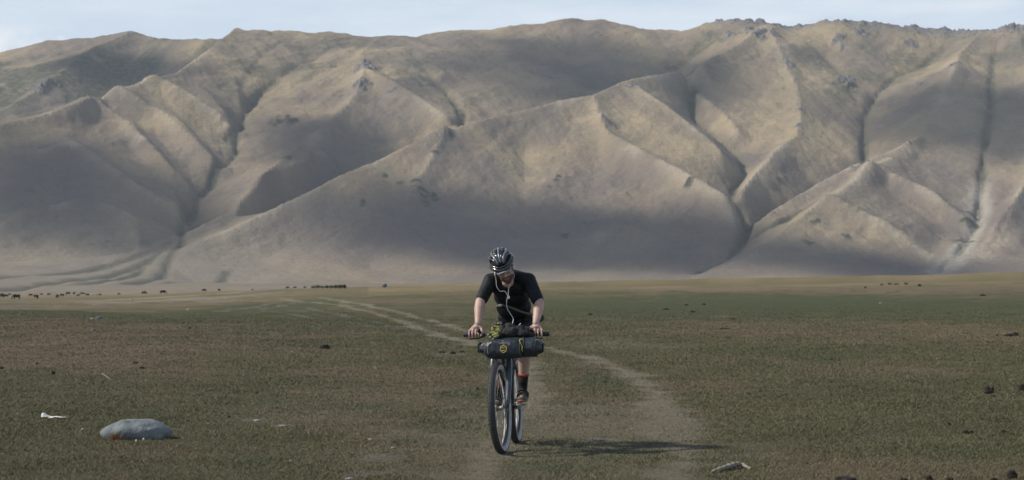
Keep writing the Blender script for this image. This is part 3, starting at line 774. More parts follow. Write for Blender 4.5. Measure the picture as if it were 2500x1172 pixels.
m_shirt.b.inputs['Specular IOR Level'].default_value = .25
m_shirt.bump(m_shirt.noise(11, 4, .55, dist=1.2), .55, .03); m_shirt = m_shirt.m
m_short = plain('black_shorts_cloth', (0.008, 0.008, 0.010), .8, scale=15, bump=.5, bscale=12, bdist=.02)
m_orange = plain('orange_knit', (0.30, 0.045, 0.018), .8, scale=90)
m_sock = plain('black_knit', (0.007, 0.007, 0.008), .9, scale=120, bump=.3)
m_shoe = plain('brown_shoe_leather', (0.065, 0.045, 0.040), .6, c2=(0.11, 0.085, 0.075), scale=40, bump=.2)
m_strap = plain('dark_webbing', (0.012, 0.012, 0.012), .7, scale=80)
m_sole = plain('grey_sole', (0.12, 0.135, 0.13), .8, scale=50)
m_orsole = plain('orange_sole', (0.24, 0.065, 0.03), .6, scale=60)
m_beard = plain('brown_beard', (0.060, 0.032, 0.022), .9, c2=(0.12, 0.070, 0.048), scale=260, bump=.8, bdist=.003)
m_lip = plain('lips', (0.17, 0.085, 0.072), .5, scale=60)
m_eye = plain('shaded_eye', (0.02, 0.015, 0.012), .3)
m_helmet = plain('glossy_helmet', (0.018, 0.020, 0.023), .16, c2=(0.028, 0.030, 0.034), scale=20, spec=.8)
m_hgrey = plain('grey_helmet_rib', (0.09, 0.10, 0.11), .22, c2=(0.17, 0.185, 0.20), scale=14, spec=.6)
m_pad = plain('black_padding', (0.006, 0.006, 0.007), .9)
m_brim = plain('grey_cap_cloth', (0.16, 0.185, 0.20), .8, scale=60)
m_white = plain('white_plastic', (0.72, 0.71, 0.68), .45, scale=60, var=.05)
m_dry = NT('black_drybag')
c = m_dry.mix(m_dry.ramp(m_dry.noise(12, 5, .6), .3, .7), (0.014, 0.019, 0.026), (0.028, 0.036, 0.046))
m_dry.l(c, m_dry.b.inputs['Base Color']); m_dry.b.inputs['Roughness'].default_value = .42
m_dry.bump(m_dry.noise(16, 4, .5, dist=1.5), .45, .02); m_dry = m_dry.m
m_yel = plain('yellow_cord', (0.62, 0.50, 0.05), .6, scale=60, var=.1)
m_glove = plain('olive_yellow_glove', (0.15, 0.15, 0.035), .7, c2=(0.30, 0.29, 0.08), scale=60, bump=.3)
m_grey = plain('grey_reflective', (0.30, 0.31, 0.33), .5, scale=60)
m_lens = plain('lamp_lens', (0.10, 0.11, 0.12), .12, spec=.8)
m_hip = plain('olive_pack_cloth', (0.045, 0.045, 0.035), .85, scale=40)
m_tan = plain('dusty_strap', (0.10, 0.085, 0.065), .8, scale=60)

# ------------------------------------------------------------------ bicycle
bike = thing('bicycle', 'dusty blue grey mountain bike ridden towards the viewer along the track', 'bicycle')
WR, TR_ = 0.339, 0.0315
steer_p = Vector((0, .042, .354)); steer_d = Vector((0, .358, .934)).normalized()
STEER = Matrix.Translation(steer_p) @ Matrix.Rotation(R(-4.5), 4, steer_d) @ Matrix.Translation(-steer_p)
def wheel(name, y, steer):
    c = Vector((0, y, .3705))
    e = bpy.data.objects.new(name, None); col.objects.link(e); e.parent = bike
    e.matrix_local = (STEER if steer else Matrix()) @ Matrix.Translation(c)
    e.empty_display_size = .1
    # tyre: casing with dusty walls and knobbed tread (axle along x)
    bm = new(); NS, NP = 96, 20
    vv = []
    for i in range(NS):
        a = 2 * math.pi * i / NS; row = []
        for k in range(NP):
            b = 2 * math.pi * k / NP
            r = WR + TR_ * math.cos(b); row.append(bm.verts.new((TR_ * .98 * math.sin(b), r * math.cos(a), r * math.sin(a))))
        vv.append(row)
    for i in range(NS):
        for k in range(NP):
            f = bm.faces.new((vv[i][k], vv[i][(k + 1) % NP], vv[(i + 1) % NS][(k + 1) % NP], vv[(i + 1) % NS][k]))
            b = 2 * math.pi * (k + .5) / NP
            f.material_index = 0 if math.cos(b) > .42 else 1; f.smooth = True
    for i in range(86):
        for j, (b, w_, l_, off) in enumerate(((-.95, .009, .012, 0), (-.42, .010, .010, .5), (0, .007, .012, 0), (.42, .010, .010, .5), (.95, .009, .012, 0))):
            a = 2 * math.pi * (i + off) / 86
            rot = Matrix.Rotation(a, 3, 'X') @ Matrix.Rotation(-b, 3, 'Z')
            p = Matrix.Rotation(a, 3, 'X') @ Vector((TR_ * math.sin(b), WR + TR_ * math.cos(b), 0))
            add_box(bm, p, (w_, .007, l_), rot, 0)
    put('tyre', bm, [m_rubber, m_wall], e)
    bm = new(); prof = [(-.015, .316), (-.013, .300), (.0, .296), (.013, .300), (.015, .316), (.0, .309)]
    rr = [[bm.verts.new((x, r * math.cos(2 * math.pi * i / 72), r * math.sin(2 * math.pi * i / 72))) for x, r in prof] for i in range(72)]
    for i in range(72):
        for k in range(6):
            bm.faces.new((rr[i][k], rr[i][(k + 1) % 6], rr[(i + 1) % 72][(k + 1) % 6], rr[(i + 1) % 72][k]))
    put('rim', bm, m_black, e, smooth=True)
    bm = new()
    for i in range(32):
        a = 2 * math.pi * i / 32; s = 1 if i % 2 else -1
        ha = a + (.9 if (i // 2) % 2 else -.9)
        add_tube(bm, [(s * .027, .024 * math.cos(ha), .024 * math.sin(ha)), (s * .003, .298 * math.cos(a), .298 * math.sin(a))], .0012, 5, mi=0)
    put('spokes', bm, m_alloy, e)
    bm = new()
    add_tube(bm, [(-.055, 0, 0), (-.034, 0, 0), (-.032, 0, 0), (-.024, 0, 0), (-.022, 0, 0), (.022, 0, 0), (.024, 0, 0), (.032, 0, 0), (.034, 0, 0), (.055, 0, 0)],
             [.008, .009, .029, .029, .015, .015, .029, .029, .009, .008], 16)
    put('hub', bm, m_alloy, e)
    bm = new()
    for i in range(30):
        a = 2 * math.pi * i / 30
        add_box(bm, (.042, .078 * math.cos(a), .078 * math.sin(a)), (.002, .014, .012), Matrix.Rotation(a, 3, 'X'))
    for i in range(6):
        a = 2 * math.pi * i / 6
        add_tube(bm, [(.042, .02 * math.cos(a), .02 * math.sin(a)), (.042, .074 * math.cos(a + .5), .074 * math.sin(a + .5))], .003, 6)
    put('brake_disc', bm, m_alloy, e)
    return e
fw = wheel('wheel', 0, True)
rw = wheel('wheel', 1.107, False)
bm = new()
add_tube(bm, [(0, .66, 1.107 * 0 + .335), (0, .235, .85)], [.024, .022], 14)            # down tube
add_tube(bm, [(0, .80, .795), (0, .262, .905)], .018, 12)
add_tube(bm, [(0, .66, .335), (0, .80, .80), (0, .815, .85)], .017, 12)
add_tube(bm, [(0, .221, .825), (0, .262, .934)], .024, 14)
for s in (-1, 1):
    add_tube(bm, [(s * .025, .68, .335), (s * .045, .80, .345), (s * .066, 1.107, .3705)], [.013, .012, .009], 10)
    add_tube(bm, [(s * .02, .80, .77), (s * .045, .93, .62), (s * .066, 1.107, .3705)], [.009, .009, .008], 8)
add_tube(bm, [(-.045, .66, .335), (.045, .66, .335)], .024, 16)
put('frame', bm, m_fork, bike)
fork = bpy.data.objects.new('fork', None)
bm = new()
for s in (-1, 1):
    add_tube(bm, [(s * .036, .225, .828), (s * .060, .205, .80), (s * .066, .155, .68), (s * .066, .09, .53), (s * .062, .035, .42), (s * .058, .002, .372)],
             [.022, .026, .027, .025, .021, .014], 14, flat=(1.0, 1.1))
    add_box(bm, (s * .056, .0, .366), (.012, .045, .05), None, 0, .004)
add_tube(bm, [(-.06, .212, .812), (0, .220, .835), (.06, .212, .812)], [.021, .026, .021], 12)
add_tube(bm, [(0, .221, .821), (0, .268, .95)], .015, 12)
o = put('fork', bm, m_fork, bike); o.matrix_local = STEER
bm = new()
add_box(bm, (.054, .052, .395), (.022, .04, .07), Matrix.Rotation(R(20), 3, 'X'), 0, .006)
co_ = put('brake_caliper', bm, m_black, bike); co_.matrix_local = STEER
# cockpit
gripL, gripR = L(1132, 817, .235), L(1341, 815, .19)
bc = (gripL + gripR) / 2; gd = (gripR - gripL).normalized()
bm = new()
add_tube(bm, [gripL + gd * .01, bc - gd * .12 + Vector((0, -.012, 0)), bc - gd * .05 + Vector((0, -.02, .0)), bc + gd * .05 + Vector((0, -.02, 0)), bc + gd * .12 + Vector((0, -.012, 0)), gripR - gd * .01], [.011, .011, .0155, .0155, .011, .011], 12)
hb = put('handlebar', bm, m_black, bike)
for s, g0 in ((1, gripL), (-1, gripR)):
    bm = new()
    d = gd * s
    add_tube(bm, [g0, g0 + d * .002, g0 + d * .128, g0 + d * .131], [.0165, .0185, .0175, .013], 16)
    put('grip', bm, m_grip, bike)
    # inner bar end horn between thumb and fingers
    hp = L(1170, 806, .19) if s == 1 else L(1297, 804, .17)
    bm = new()
    rt = g0 + d * .137
    add_tube(bm, [rt, rt + Vector((0, -.012, .012)), Vector((hp.x, rt.y - .045, hp.z)) * .5 + (rt + Vector((0, -.03, .02))) * .5, Vector((hp.x, rt.y - .06, hp.z))], [.016, .014, .0135, .0145], 12)
    add_ball(bm, Vector((hp.x, rt.y - .06, hp.z)), .0148)
    put('bar_end', bm, m_grip, bike)
    bm = new()
    lv = g0 + d * .165
    add_box(bm, lv + Vector((0, -.018, -.012)), (.03, .035, .022), None, 0, .005)
    add_tube(bm, [lv + Vector((0, -.03, -.015)), lv - d * .03 + Vector((0, -.055, -.028)), lv - d * .10 + Vector((0, -.062, -.034)), lv - d * .115 + Vector((0, -.064, -.030))], [.007, .006, .006, .007], 8)
    put('brake_lever', bm, m_black, bike)
    bm = new()
    a0 = lv + d * .02 + Vector((0, -.03, -.012))
    pts = [a0, a0 + d * .06 + Vector((0, -.05, .01)), a0 + d * .10 + Vector((0, -.03, -.09)), Vector((s * -.05, .165, .86)), Vector((s * -.062, .17, .78)), Vector((.055 * (1 if s == 1 else -1), .08, .56))]
    sm = []
    for i in range(len(pts) - 1):
        p0, p1, p2, p3 = pts[max(i - 1, 0)], pts[i], pts[i + 1], pts[min(i + 2, len(pts) - 1)]
        for k in range(6):
            t = k / 6
            sm.append(.5 * ((2 * p1) + (p2 - p0) * t + (2 * p0 - 5 * p1 + 4 * p2 - p3) * t * t + (3 * p1 - p0 - 3 * p2 + p3) * t ** 3))
    add_tube(bm, sm + [pts[-1]], .0026, 6)
    put('cable', bm, m_cable, bike)
bm = new()
add_tube(bm, [(0, .272, .955), bc + Vector((0, -.01, 0))], [.020, .019], 12)
add_tube(bm, [(0, .262, .934), (0, .278, .972)], .021, 12)
put('stem', bm, m_black, bike)
# drivetrain
bm = new()
for i in range(32):
    a = 2 * math.pi * i / 32
    add_box(bm, (-.052, .66 + .066 * math.cos(a), .335 + .066 * math.sin(a)), (.003, .012, .010), Matrix.Rotation(a, 3, 'X'))
for i in range(5):
    a = 2 * math.pi * i / 5
    add_box(bm, (-.052, .66 + .038 * math.cos(a), .335 + .038 * math.sin(a)), (.003, .06, .012), Matrix.Rotation(a, 3, 'X'))
put('chainring', bm, m_alloy, bike)
for s, (py_, pz_) in ((1, (.495, .362)), (-1, (.825, .308))):
    bm = new(); add_tube(bm, [(s * .058, .66, .335), (s * .072, py_, pz_)], [.017, .012], 10); add_tube(bm, [(0, .66, .335), (s * .066, .66, .335)], .011, 10)
    put('crank', bm, m_black, bike)
    bm = new()
    add_tube(bm, [(s * .075, py_, pz_), (s * .165, py_, pz_)], .006, 8)
    for dy in (-.032, .032): add_box(bm, (s * .125, py_ + dy, pz_), (.075, .010, .014), None, 0, .003)
    for dx in (.09, .16): add_box(bm, (s * dx, py_, pz_), (.010, .07, .012), None, 0, .003)
    put('pedal', bm, m_alloy if s == 1 else m_black, bike)
bm = new()
lp = [(.66 + .066 * math.cos(t), .335 + .066 * math.sin(t)) for t in np.linspace(math.pi * .5, math.pi * 1.5, 12)]
lp += [(1.107 - .447 * (1 - t), .27 - .01 * t) for t in np.linspace(.1, .9, 14)]
lp += [(1.107 + .040 * math.cos(t), .3705 + .040 * math.sin(t)) for t in np.linspace(-math.pi / 2, math.pi / 2, 9)]
lp += [(1.107 - .447 * t, .4105 * (1 - t) + .401 * t) for t in np.linspace(.1, .9, 14)]
add_tube(bm, [(-.052, y, z) for y, z in lp], [.0052 if i % 2 else .0036 for i in range(len(lp))], 6, closed=True)
put('chain', bm, m_alloy, bike)
bm = new()
for i, r_ in enumerate((.085, .075, .062, .05, .038, .028)):
    add_tube(bm, [(-.030 - .0045 * i, 1.107, .3705), (-.033 - .0045 * i, 1.107, .3705)], r_, 28)
put('cassette', bm, m_alloy, bike)
bm = new()
add_box(bm, (-.052, 1.12, .27), (.02, .04, .10), Matrix.Rotation(R(12), 3, 'X'), 0, .006)
for z in (.30, .225): add_tube(bm, [(-.058, 1.12, z), (-.046, 1.12, z)], .02, 14)
put('derailleur', bm, m_black, bike)
bm = new()
add_tube(bm, [(0, .815, .85), (0, .852, .985)], .0145, 12)
put('seat_post', bm, m_black, bike)
bm = new()
add_ball(bm, (0, .93, 1.012), (.07, .075, .024)); add_ball(bm, (0, .84, 1.010), (.030, .10, .022))
blend('saddle', bm, m_black, bike, vox=.005, it=5)

# ------------------------------------------------------------------ rider
person = thing('person', 'bearded cyclist in black jersey bending over the bars', 'person', (0, .66, 0))
PC = (0, .66, 0)
HC = L(1230, 654, .40)
HR = (Matrix.Rotation(R(-17), 3, 'Y') @ Matrix.Rotation(R(27), 3, 'X'))
def H(x, y, z): return HC + HR @ Vector((x, y, z))
hipL, hipR = L(1240, 795, .90), L(1282, 795, .90)
neck = L(1243, 678, .56)
shL, shR = L(1198, 686, .54), L(1290, 685, .54)
elL, elR = L(1172, 738, .39), L(1317, 741, .39)
wrL, wrR = L(1167, 790, .262), L(1308, 789, .235)
kneeR = L(1281, 846, .50); ankR = L(1276, 950, .62)
kneeL = L(1212, 872, .66); ankL = Vector((-.125, .945, .425))
bm = new()
def limb(pts, rad, seg=16):
    add_tube(bm, pts, rad, seg)
    for p, r_ in zip(pts, rad): add_ball(bm, p, r_)
# head
add_ball(bm, H(0, .012, .045), (.074, .094, .082), HR)
add_ball(bm, H(0, -.030, -.005), (.066, .060, .075), HR)
add_ball(bm, H(0, -.036, -.055), (.056, .052, .055), HR)
add_ball(bm, H(0, -.072, -.092), (.026, .020, .020), HR)
for s in (-1, 1):
    add_ball(bm, H(s * .040, -.062, -.022), (.020, .020, .018), HR)       # cheekbones
    add_ball(bm, H(s * .030, -.082, .032), (.022, .010, .008), HR)        # brow
    add_ball(bm, H(s * .076, .008, -.002), (.010, .018, .030), HR)        # ears
    add_ball(bm, H(s * .011, -.098, -.034), (.008, .010, .008), HR)       # nostril wings
limb([H(0, -.084, .022), H(0, -.098, -.004), H(0, -.110, -.028)], [.009, .010, .0125])
add_ball(bm, H(0, -.090, -.060), (.022, .010, .016), HR)
# neck, shoulders, trunk
limb([H(0, .02, -.03), H(0, .03, -.08) * .5 + neck * .5, neck], [.056, .058, .066])
add_ball(bm, L(1240, 688, .478), (.052, .042, .050))
limb([neck, shL], [.050, .035]); limb([neck, shR], [.050, .035])
add_ball(bm, L(1245, 700, .60), (.13, .09, .11)); add_ball(bm, L(1253, 745, .74), (.12, .09, .13)); add_ball(bm, L(1258, 785, .88), (.13, .10, .10))
# arms
for a, e, w_ in ((shL, elL, wrL), (shR, elR, wrR)):
    m1 = a * .5 + e * .5; m2 = e * .70 + w_ * .30; m3 = e * .3 + w_ * .7
    limb([a, m1, e, m2, m3, w_], [.045, .044, .041, .0445, .033, .0265])
# hands around the grips
for s, w_, g0, kx in ((1, wrL, gripL, (1147, 1155, 1163, 1170)), (-1, wrR, gripR, (1323, 1314, 1306, 1298))):
    d = gd * s
    ks = []
    for i, k in enumerate(kx):
        q = L(k, 808, gripL.y if s == 1 else gripR.y); t = (q - g0).dot(d)
        ctr = g0 + d * t                                                # on the bar axis
        hgt = (.030, .036, .038, .036)[i]; ln_f = (.9, 1.0, 1.05, 1.0)[i]
        kn = ctr + Vector((0, .012, hgt)); ks.append(kn)
        p1 = ctr + Vector((0, -.021, .027)); p2 = ctr + Vector((0, -.031 * ln_f, .004)); p3 = ctr + Vector((0, -.027, -.016 * ln_f)); p4 = ctr + Vector((0, -.010, -.026 * ln_f))
        r0 = (.0082, .0090, .0094, .0090)[i]
        limb([kn, p1, p2, p3, p4], [r0 * 1.18, r0 * 1.05, r0, r0 * .95, r0 * .85], 10)
    pc_ = sum(ks, Vector()) / 4
    for kn in ks: limb([kn, w_ * .55 + kn * .45 + Vector((0, .004, 0)), w_], [.0115, .016, .020], 10)
    add_ball(bm, pc_ * .55 + w_ * .45, (.034, .026, .020))
    # thumb leaves the side of the palm, passes inside the bar end and closes under the grip
    inn = ks[-1] + d * .012
    tb = w_ * .6 + inn * .4
    rt = g0 + d * .155
    limb([tb, w_ * .2 + inn * .8 + d * .012, rt + Vector((0, -.004, .030)), rt + d * .004 + Vector((0, -.026, .014)), rt - d * .004 + Vector((0, -.034, -.008))], [.015, .0135, .0115, .0105, .0090], 10)
# legs
for s, h_, k_, a_ in ((-1, hipL, kneeL, ankL), (1, hipR, kneeR, ankR)):
    limb([h_, h_ * .5 + k_ * .5, k_], [.085, .072, .054])
    cm = k_ * .68 + a_ * .32 + Vector((0, .018, 0))
    limb([k_, cm, k_ * .35 + a_ * .65, a_], [.051, .053, .040, .032])
    limb([a_, a_ + Vector((0, -.07, -.05)), a_ + Vector((s * .008, -.15, -.062))], [.032, .028, .022])
body = blend('body', bm, m_skin, person, PC, vox=.0032, it=3, fac=.5)
# beard, lips, brows, eyes
bm = new()
add_ball(bm, H(0, -.040, -.068), (.0570, .052, .046), HR, 3)
add_ball(bm, H(0, -.074, -.096), (.030, .022, .022), HR, 3)
add_ball(bm, H(0, -.092, -.050), (.026, .0105, .007), HR, 3)
for s in (-1, 1):
    add_ball(bm, H(s * .058, -.006, -.03), (.010, .016, .030), HR, 3)
blend('beard', bm, m_beard, person, PC, vox=.0035, it=2, disp=lambda co: .0016 * fbm(co[:, 0] * 300, co[:, 2] * 300 + co[:, 1] * 180, 2, 9))
bm = new()
add_ball(bm, H(0, -.0995, -.0605), (.017, .0065, .0045), HR); add_ball(bm, H(0, -.0985, -.0690), (.015, .0070, .0050), HR)
put('mouth', bm, m_lip, person, PC, smooth=True)
for s in (-1, 1):
    bm = new(); add_ball(bm, H(s * .030, -.0885, .036), (.017, .0055, .0035), HR @ Matrix.Rotation(R(s * -8), 3, 'Y')); put('eyebrow', bm, m_beard, person, PC, smooth=True)
    bm = new(); add_ball(bm, H(s * .030, -.0835, .014), (.0125, .006, .0045), HR); put('eye', bm, m_eye, person, PC, smooth=True)
bm = new()
add_ball(bm, H(0, .022, .035), (.079, .094, .075), HR, 3)
put('hair', bm, m_beard, person, PC, smooth=True)
# jersey
bm = new()
def ell(px, py, y, rx, ry, rz): add_ball(bm, L(px, py, y), (rx, ry, rz), None, 3)
ell(1245, 683, .605, .155, .10, .092); ell(1246, 700, .60, .165, .11, .10); ell(1249, 722, .655, .155, .12, .11); ell(1254, 748, .735, .150, .115, .12); ell(1257, 775, .825, .148, .115, .11)
for a, e in ((shL, elL), (shR, elR)):
    hem = a * .17 + e * .83
    limb([neck + Vector((0, .03, -.01)), a * .6 + neck * .4 + Vector((0, .01, .0)), a], [.066, .068, .067])
    limb([a, a * .55 + e * .45, hem], [.064, .0565, .0535])
blend('jersey', bm, m_shirt, person, PC, vox=.005, it=22, disp=lambda co: .005 * fbm(co[:, 0] * 14 + co[:, 2] * 9, co[:, 2] * 7 - co[:, 1] * 12, 3, 13))
# shorts
bm = new()
add_ball(bm, L(1260, 793, .90), (.155, .13, .11), None, 3)
for h_, k_ in ((hipL, kneeL), (hipR, kneeR)):
    hem = h_ * .10 + k_ * .90
    limb([h_, h_ * .5 + k_ * .5, hem], [.098, .085, .070])
blend('shorts', bm, m_short, person, PC, vox=.006, it=6)
for s, k_, a_ in ((-1, kneeL, ankL), (1, kneeR, ankR)):
    top = k_ * .36 + a_ * .64; up_ = (k_ - a_).normalized()
    bm = new()
    add_tube(bm, [top - up_ * .012, k_ * .15 + a_ * .85, a_, a_ + Vector((0, -.03, -.03))], [.0445, .040, .0385, .040], 20); add_ball(bm, a_, .0385); add_tube(bm, [a_ + Vector((0, .01, 0)), a_ + Vector((0, -.055, -.035))], [.038, .037], 16)
    so = put('sock', bm, m_sock, person, PC)
    bm = new(); add_tube(bm, [top + up_ * .006, top, top - up_ * .014], [.0455, .0468, .0458], 20)
    put('sock_band', bm, m_orange, so)
    so.children[0].location = -Vector(PC)
    # shoe
    f0 = a_ + Vector((0, 0, -.055)); sx = s * .008
    bm = new()
    add_ball(bm, f0 + Vector((0, .035, .005)), (.036, .045, .042), None, 3)
    add_ball(bm, f0 + Vector((0, -.03, .012)), (.038, .06, .038), Matrix.Rotation(R(25), 3, 'X'), 3)
    add_ball(bm, f0 + Vector((sx, -.10, -.010)), (.047, .065, .030), Matrix.Rotation(R(8), 3, 'X'), 3)
    add_ball(bm, f0 + Vector((sx, -.135, -.014)), (.042, .045, .026), None, 3)
    sh = blend('shoe', bm, m_shoe, person, PC, vox=.004, it=4)
    bm = new()
    for yy_, zz_, rr_ in ((-.035, .030, .043), (-.070, .016, .045), (-.105, .008, .0475)):
        add_tube(bm, [f0 + Vector((sx + rr_ * math.cos(t), yy_ - .012 * math.sin(t), zz_ - .012 + (rr_ - .014) * math.sin(t))) for t in np.linspace(-.2, math.pi + .2, 12)], .006, 6, flat=(1, 1))
    put('shoe_strap', bm, m_strap, sh).location = -Vector(PC)
    bm = new()
    add_ball(bm, f0 + Vector((sx, -.10, -.034)), (.046, .095, .014), None, 3); add_ball(bm, f0 + Vector((0, .03, -.034)), (.034, .045, .013), None, 3)
    blend('sole', bm, m_sole, sh, vox=.004, it=2).location = -Vector(PC)
    bm = new(); add_ball(bm, f0 + Vector((sx - .006, -.165, -.034)), (.034, .034, .013), None, 3)
    put('toe_guard', bm, m_orsole, sh, smooth=True).location = -Vector(PC)

# ------------------------------------------------------------------ helmet (worn)
hm = put('helmet', new(), m_helmet, person, PC)
HE = Vector((0, .010, .062)); HRx, HRy, HRz = .094, .130, .098
def HP(sx, sy, k=1.0):
    x = sx * math.sqrt(max(0, 1 - .55 * sy * sy)); zz = math.sqrt(max(0, 1 - x * x - sy * sy))
    return H(HE.x + HRx * x * k, HE.y + HRy * sy * k, HE.z + HRz * zz * k)
bm = new()
ico = bmesh.ops.create_icosphere(bm, subdivisions=4, radius=1.0)
for v in ico['verts']:
    p = v.co; v.co = H(HE.x + p.x * HRx * .93, HE.y + p.y * HRy * .93, HE.z + (p.z * HRz * .93 if p.z > 0 else p.z * .030))
put('liner', bm, m_pad, hm, smooth=True).location = -Vector(PC)
ribs = [(-.86, 0), (-.56, 1), (-.22, 0), (.10, 1), (.40, 0), (.70, 1), (.90, 0)]
bmd, bmg = new(), new()
for sx, gk in ribs:
    tgt = bmg if gk else bmd
    pts = [HP(sx * (.45 + .55 * min(1, (sy + .97) * 1.15)) if sy < -.1 else sx, sy) for sy in np.linspace(-.93, .93, 22)]
    add_tube(tgt, pts, [.0085 + .0055 * math.sin(math.pi * t) for t in np.linspace(.08, .92, 22)], 8, flat=(1.0, .8))
for sy, a, b in ((-.45, -.5, -.12), (.02, .12, .62), (.30, -.75, -.2), (.38, .3, .8), (.62, -.5, .5), (-.15, -.9, -.5), (.1, .62, .92)):
    add_tube(bmd, [HP(a + (b - a) * t, sy, .985) for t in np.linspace(0, 1, 7)], .011, 8)
ring = []
for i in range(48):
    a = 2 * math.pi * i / 48
    dz = .010 * math.cos(a * 2) + (.012 if math.sin(a) > 0 else 0) * -math.sin(a)
    ring.append(H(HE.x + HRx * 1.01 * math.cos(a), HE.y + HRy * 1.0 * math.sin(a), HE.z - .012 + dz))
add_tube(bmd, ring, .0165, 10, closed=True)
ring2 = [p + (HR @ Vector((0, 0, .024))) * 1 - (p - HC).normalized() * .004 for p in ring]
add_tube(bmd, ring2, .0115, 8, closed=True)
put('shell', bmd, m_helmet, hm, smooth=True).location = -Vector(PC)
put('rib', bmg, m_hgrey, hm, smooth=True).location = -Vector(PC)
bm = new(); add_box(bm, HP(-.30, -.18, 1.02), (.014, .02, .008), HR, 0, .002); put('decal', bm, m_yel, hm).location = -Vector(PC)
# cap brim showing under the helmet
bm = new(); rows = []
for j in range(7):
    q = j / 6; row = []
    for i in range(17):
        a = math.pi * (i / 16)
        ex = .064 * math.cos(a); dep = (.050 * q) * math.sin(a) ** .8
        row.append((ex, -.084 - .014 * math.sin(a) - dep * 1.15, .037 - .020 * (math.cos(a) ** 2) * .8 - .006 * q))
    rows.append(row)
for th in (0, 1):
    vs = [[bm.verts.new(H(x, y, z - .0035 * th)) for x, y, z in r_] for r_ in rows]
    for j in range(6):
        for i in range(16): bm.faces.new((vs[j][i], vs[j][i + 1], vs[j + 1][i + 1], vs[j + 1][i]))
    if th == 0: v0 = vs
for i in range(16): bm.faces.new((v0[6][i], v0[6][i + 1], vs[6][i + 1], vs[6][i]))
put('cap_brim', bm, m_brim, person, PC, smooth=True)
for s in (-1, 1):
    bm = new(); add_tube(bm, [H(s * .079, -.01, .03), H(s * .074, -.02, -.03), H(s * .055, -.035, -.085), H(s * .012, -.045, -.122)], .0045, 6, flat=(1, .4))
    put('chin_strap', bm, m_strap, person, PC)

# ------------------------------------------------------------------ earphones
ec = H(0, -.02, -.02)
ear = thing('earphones', 'white wired earphones hanging from the rider\'s ears down the black jersey', 'earphones', ec)
def spline(pts, n=6):
    sm = []
    for i in range(len(pts) - 1):
        p0, p1, p2, p3 = pts[max(i - 1, 0)], pts[i], pts[i + 1], pts[min(i + 2, len(pts) - 1)]
        for k in range(n):
            t = k / n
            sm.append(.5 * ((2 * p1) + (p2 - p0) * t + (2 * p0 - 5 * p1 + 4 * p2 - p3) * t * t + (3 * p1 - p0 - 3 * p2 + p3) * t ** 3))
    return sm + [pts[-1]]
bm = new()
jn = L(1240, 723, .445)
bl_, br_ = H(-.084, -.012, -.012), H(.084, -.012, -.012)
add_tube(bm, spline([bl_, L(1211, 684, .42), L(1213, 700, .43), L(1221, 711, .44), L(1232, 711, .44), jn]), .0027, 6)
add_tube(bm, spline([br_, L(1251, 668, .40), L(1247, 688, .41), L(1242, 705, .43), L(1241, 720, .44), L(1244, 725, .438), L(1242, 729, .44), jn]), .0027, 6)
add_tube(bm, spline([jn, L(1237, 735, .46), L(1238, 752, .48), L(1246, 766, .48), L(1253, 778, .44), L(1251, 790, .36)]), .0030, 6)
put('cable', bm, m_white, ear, ec)
for p, s in ((bl_, -1), (br_, 1)):
    bm = new(); add_ball(bm, p + Vector((-s * .003, 0, 0)), .0085); add_tube(bm, [p, p + Vector((0, -.002, -.028))], .0042, 8)
    put('earbud', bm, m_white, ear, ec)

# ------------------------------------------------------------------ waist bag
wc = L(1256, 760, .80)
wb = thing('waist_bag', 'small olive waist bag on a narrow strap round the rider\'s waist', 'waist bag', wc)
bm = new()
add_tube(bm, spline([L(1212, 745, .72), L(1213, 747, .63), L(1228, 744, .585), L(1250, 752, .588), L(1275, 762, .60), L(1298, 768, .66), L(1306, 772, .78), L(1300, 775, .92), L(1258, 778, .965)]), .010, 8, flat=(.35, 1.0))
put('strap', bm, m_tan, wb, wc)
bm = new(); add_box(bm, L(1221, 746, .585), (.028, .010, .018), None, 0, .003); put('buckle', bm, m_grey, wb, wc)
bm = new()
add_ball(bm, L(1308, 776, .97), (.075, .05, .048), None, 3); add_ball(bm, L(1270, 776, .99), (.12, .045, .055), None, 3)
blend('pouch', bm, m_hip, wb, wc, vox=.006, it=4)

# ------------------------------------------------------------------ handlebar roll, front pouch, sack, gloves, lamp
rc = L(1247, 848, .09)
roll = thing('handlebar_roll', 'black waterproof roll bag strapped across the bike below the handlebar', 'bag', rc)
bm = new()
xa, xb = L(1172, 850, .09).x, L(1324, 846, .09).x
NSG, NR = 64, 40
prof = []
for i in range(NSG + 1):
    t = i / NSG; x = xa + (xb - xa) * t
    if t < .07: r_ = .036 + .01 * t / .07
    elif t < .14: r_ = .046 + .032 * sstep(np.array((t - .07) / .07)).item()
    elif t > .955: r_ = .050 + .006 * (1 - (t - .955) / .045)
    elif t > .87: r_ = .078 - .022 * sstep(np.array((t - .87) / .085)).item()
    else: r_ = .078
    prof.append((x, r_))
rings = []
for x, r_ in prof:
    tt = (x - xa) / (xb - xa); cz = rc.z + .004 * math.sin(tt * 5)
    row = []
    for k in range(NR):
        a = 2 * math.pi * k / NR
        fold = 1 + .035 * float(fbm(np.array([x * 14 + 3]), np.array([a * 1.4]), 3, 41)[0]) * 4.5 + .03 * math.sin(a * 3 + x * 30) * (1 if (tt < .16 or tt > .86) else .2)
        row.append(bm.verts.new((x, rc.y + .92 * r_ * fold * math.cos(a), cz + 1.0 * r_ * fold * math.sin(a))))
    rings.append(row)
for i in range(NSG):
    for k in range(NR): bm.faces.new((rings[i][k], rings[i][(k + 1) % NR], rings[i + 1][(k + 1) % NR], rings[i + 1][k]))
bm.faces.new(rings[0]); bm.faces.new(rings[-1])
put('roll_body', bm, m_dry, roll, rc, smooth=True)
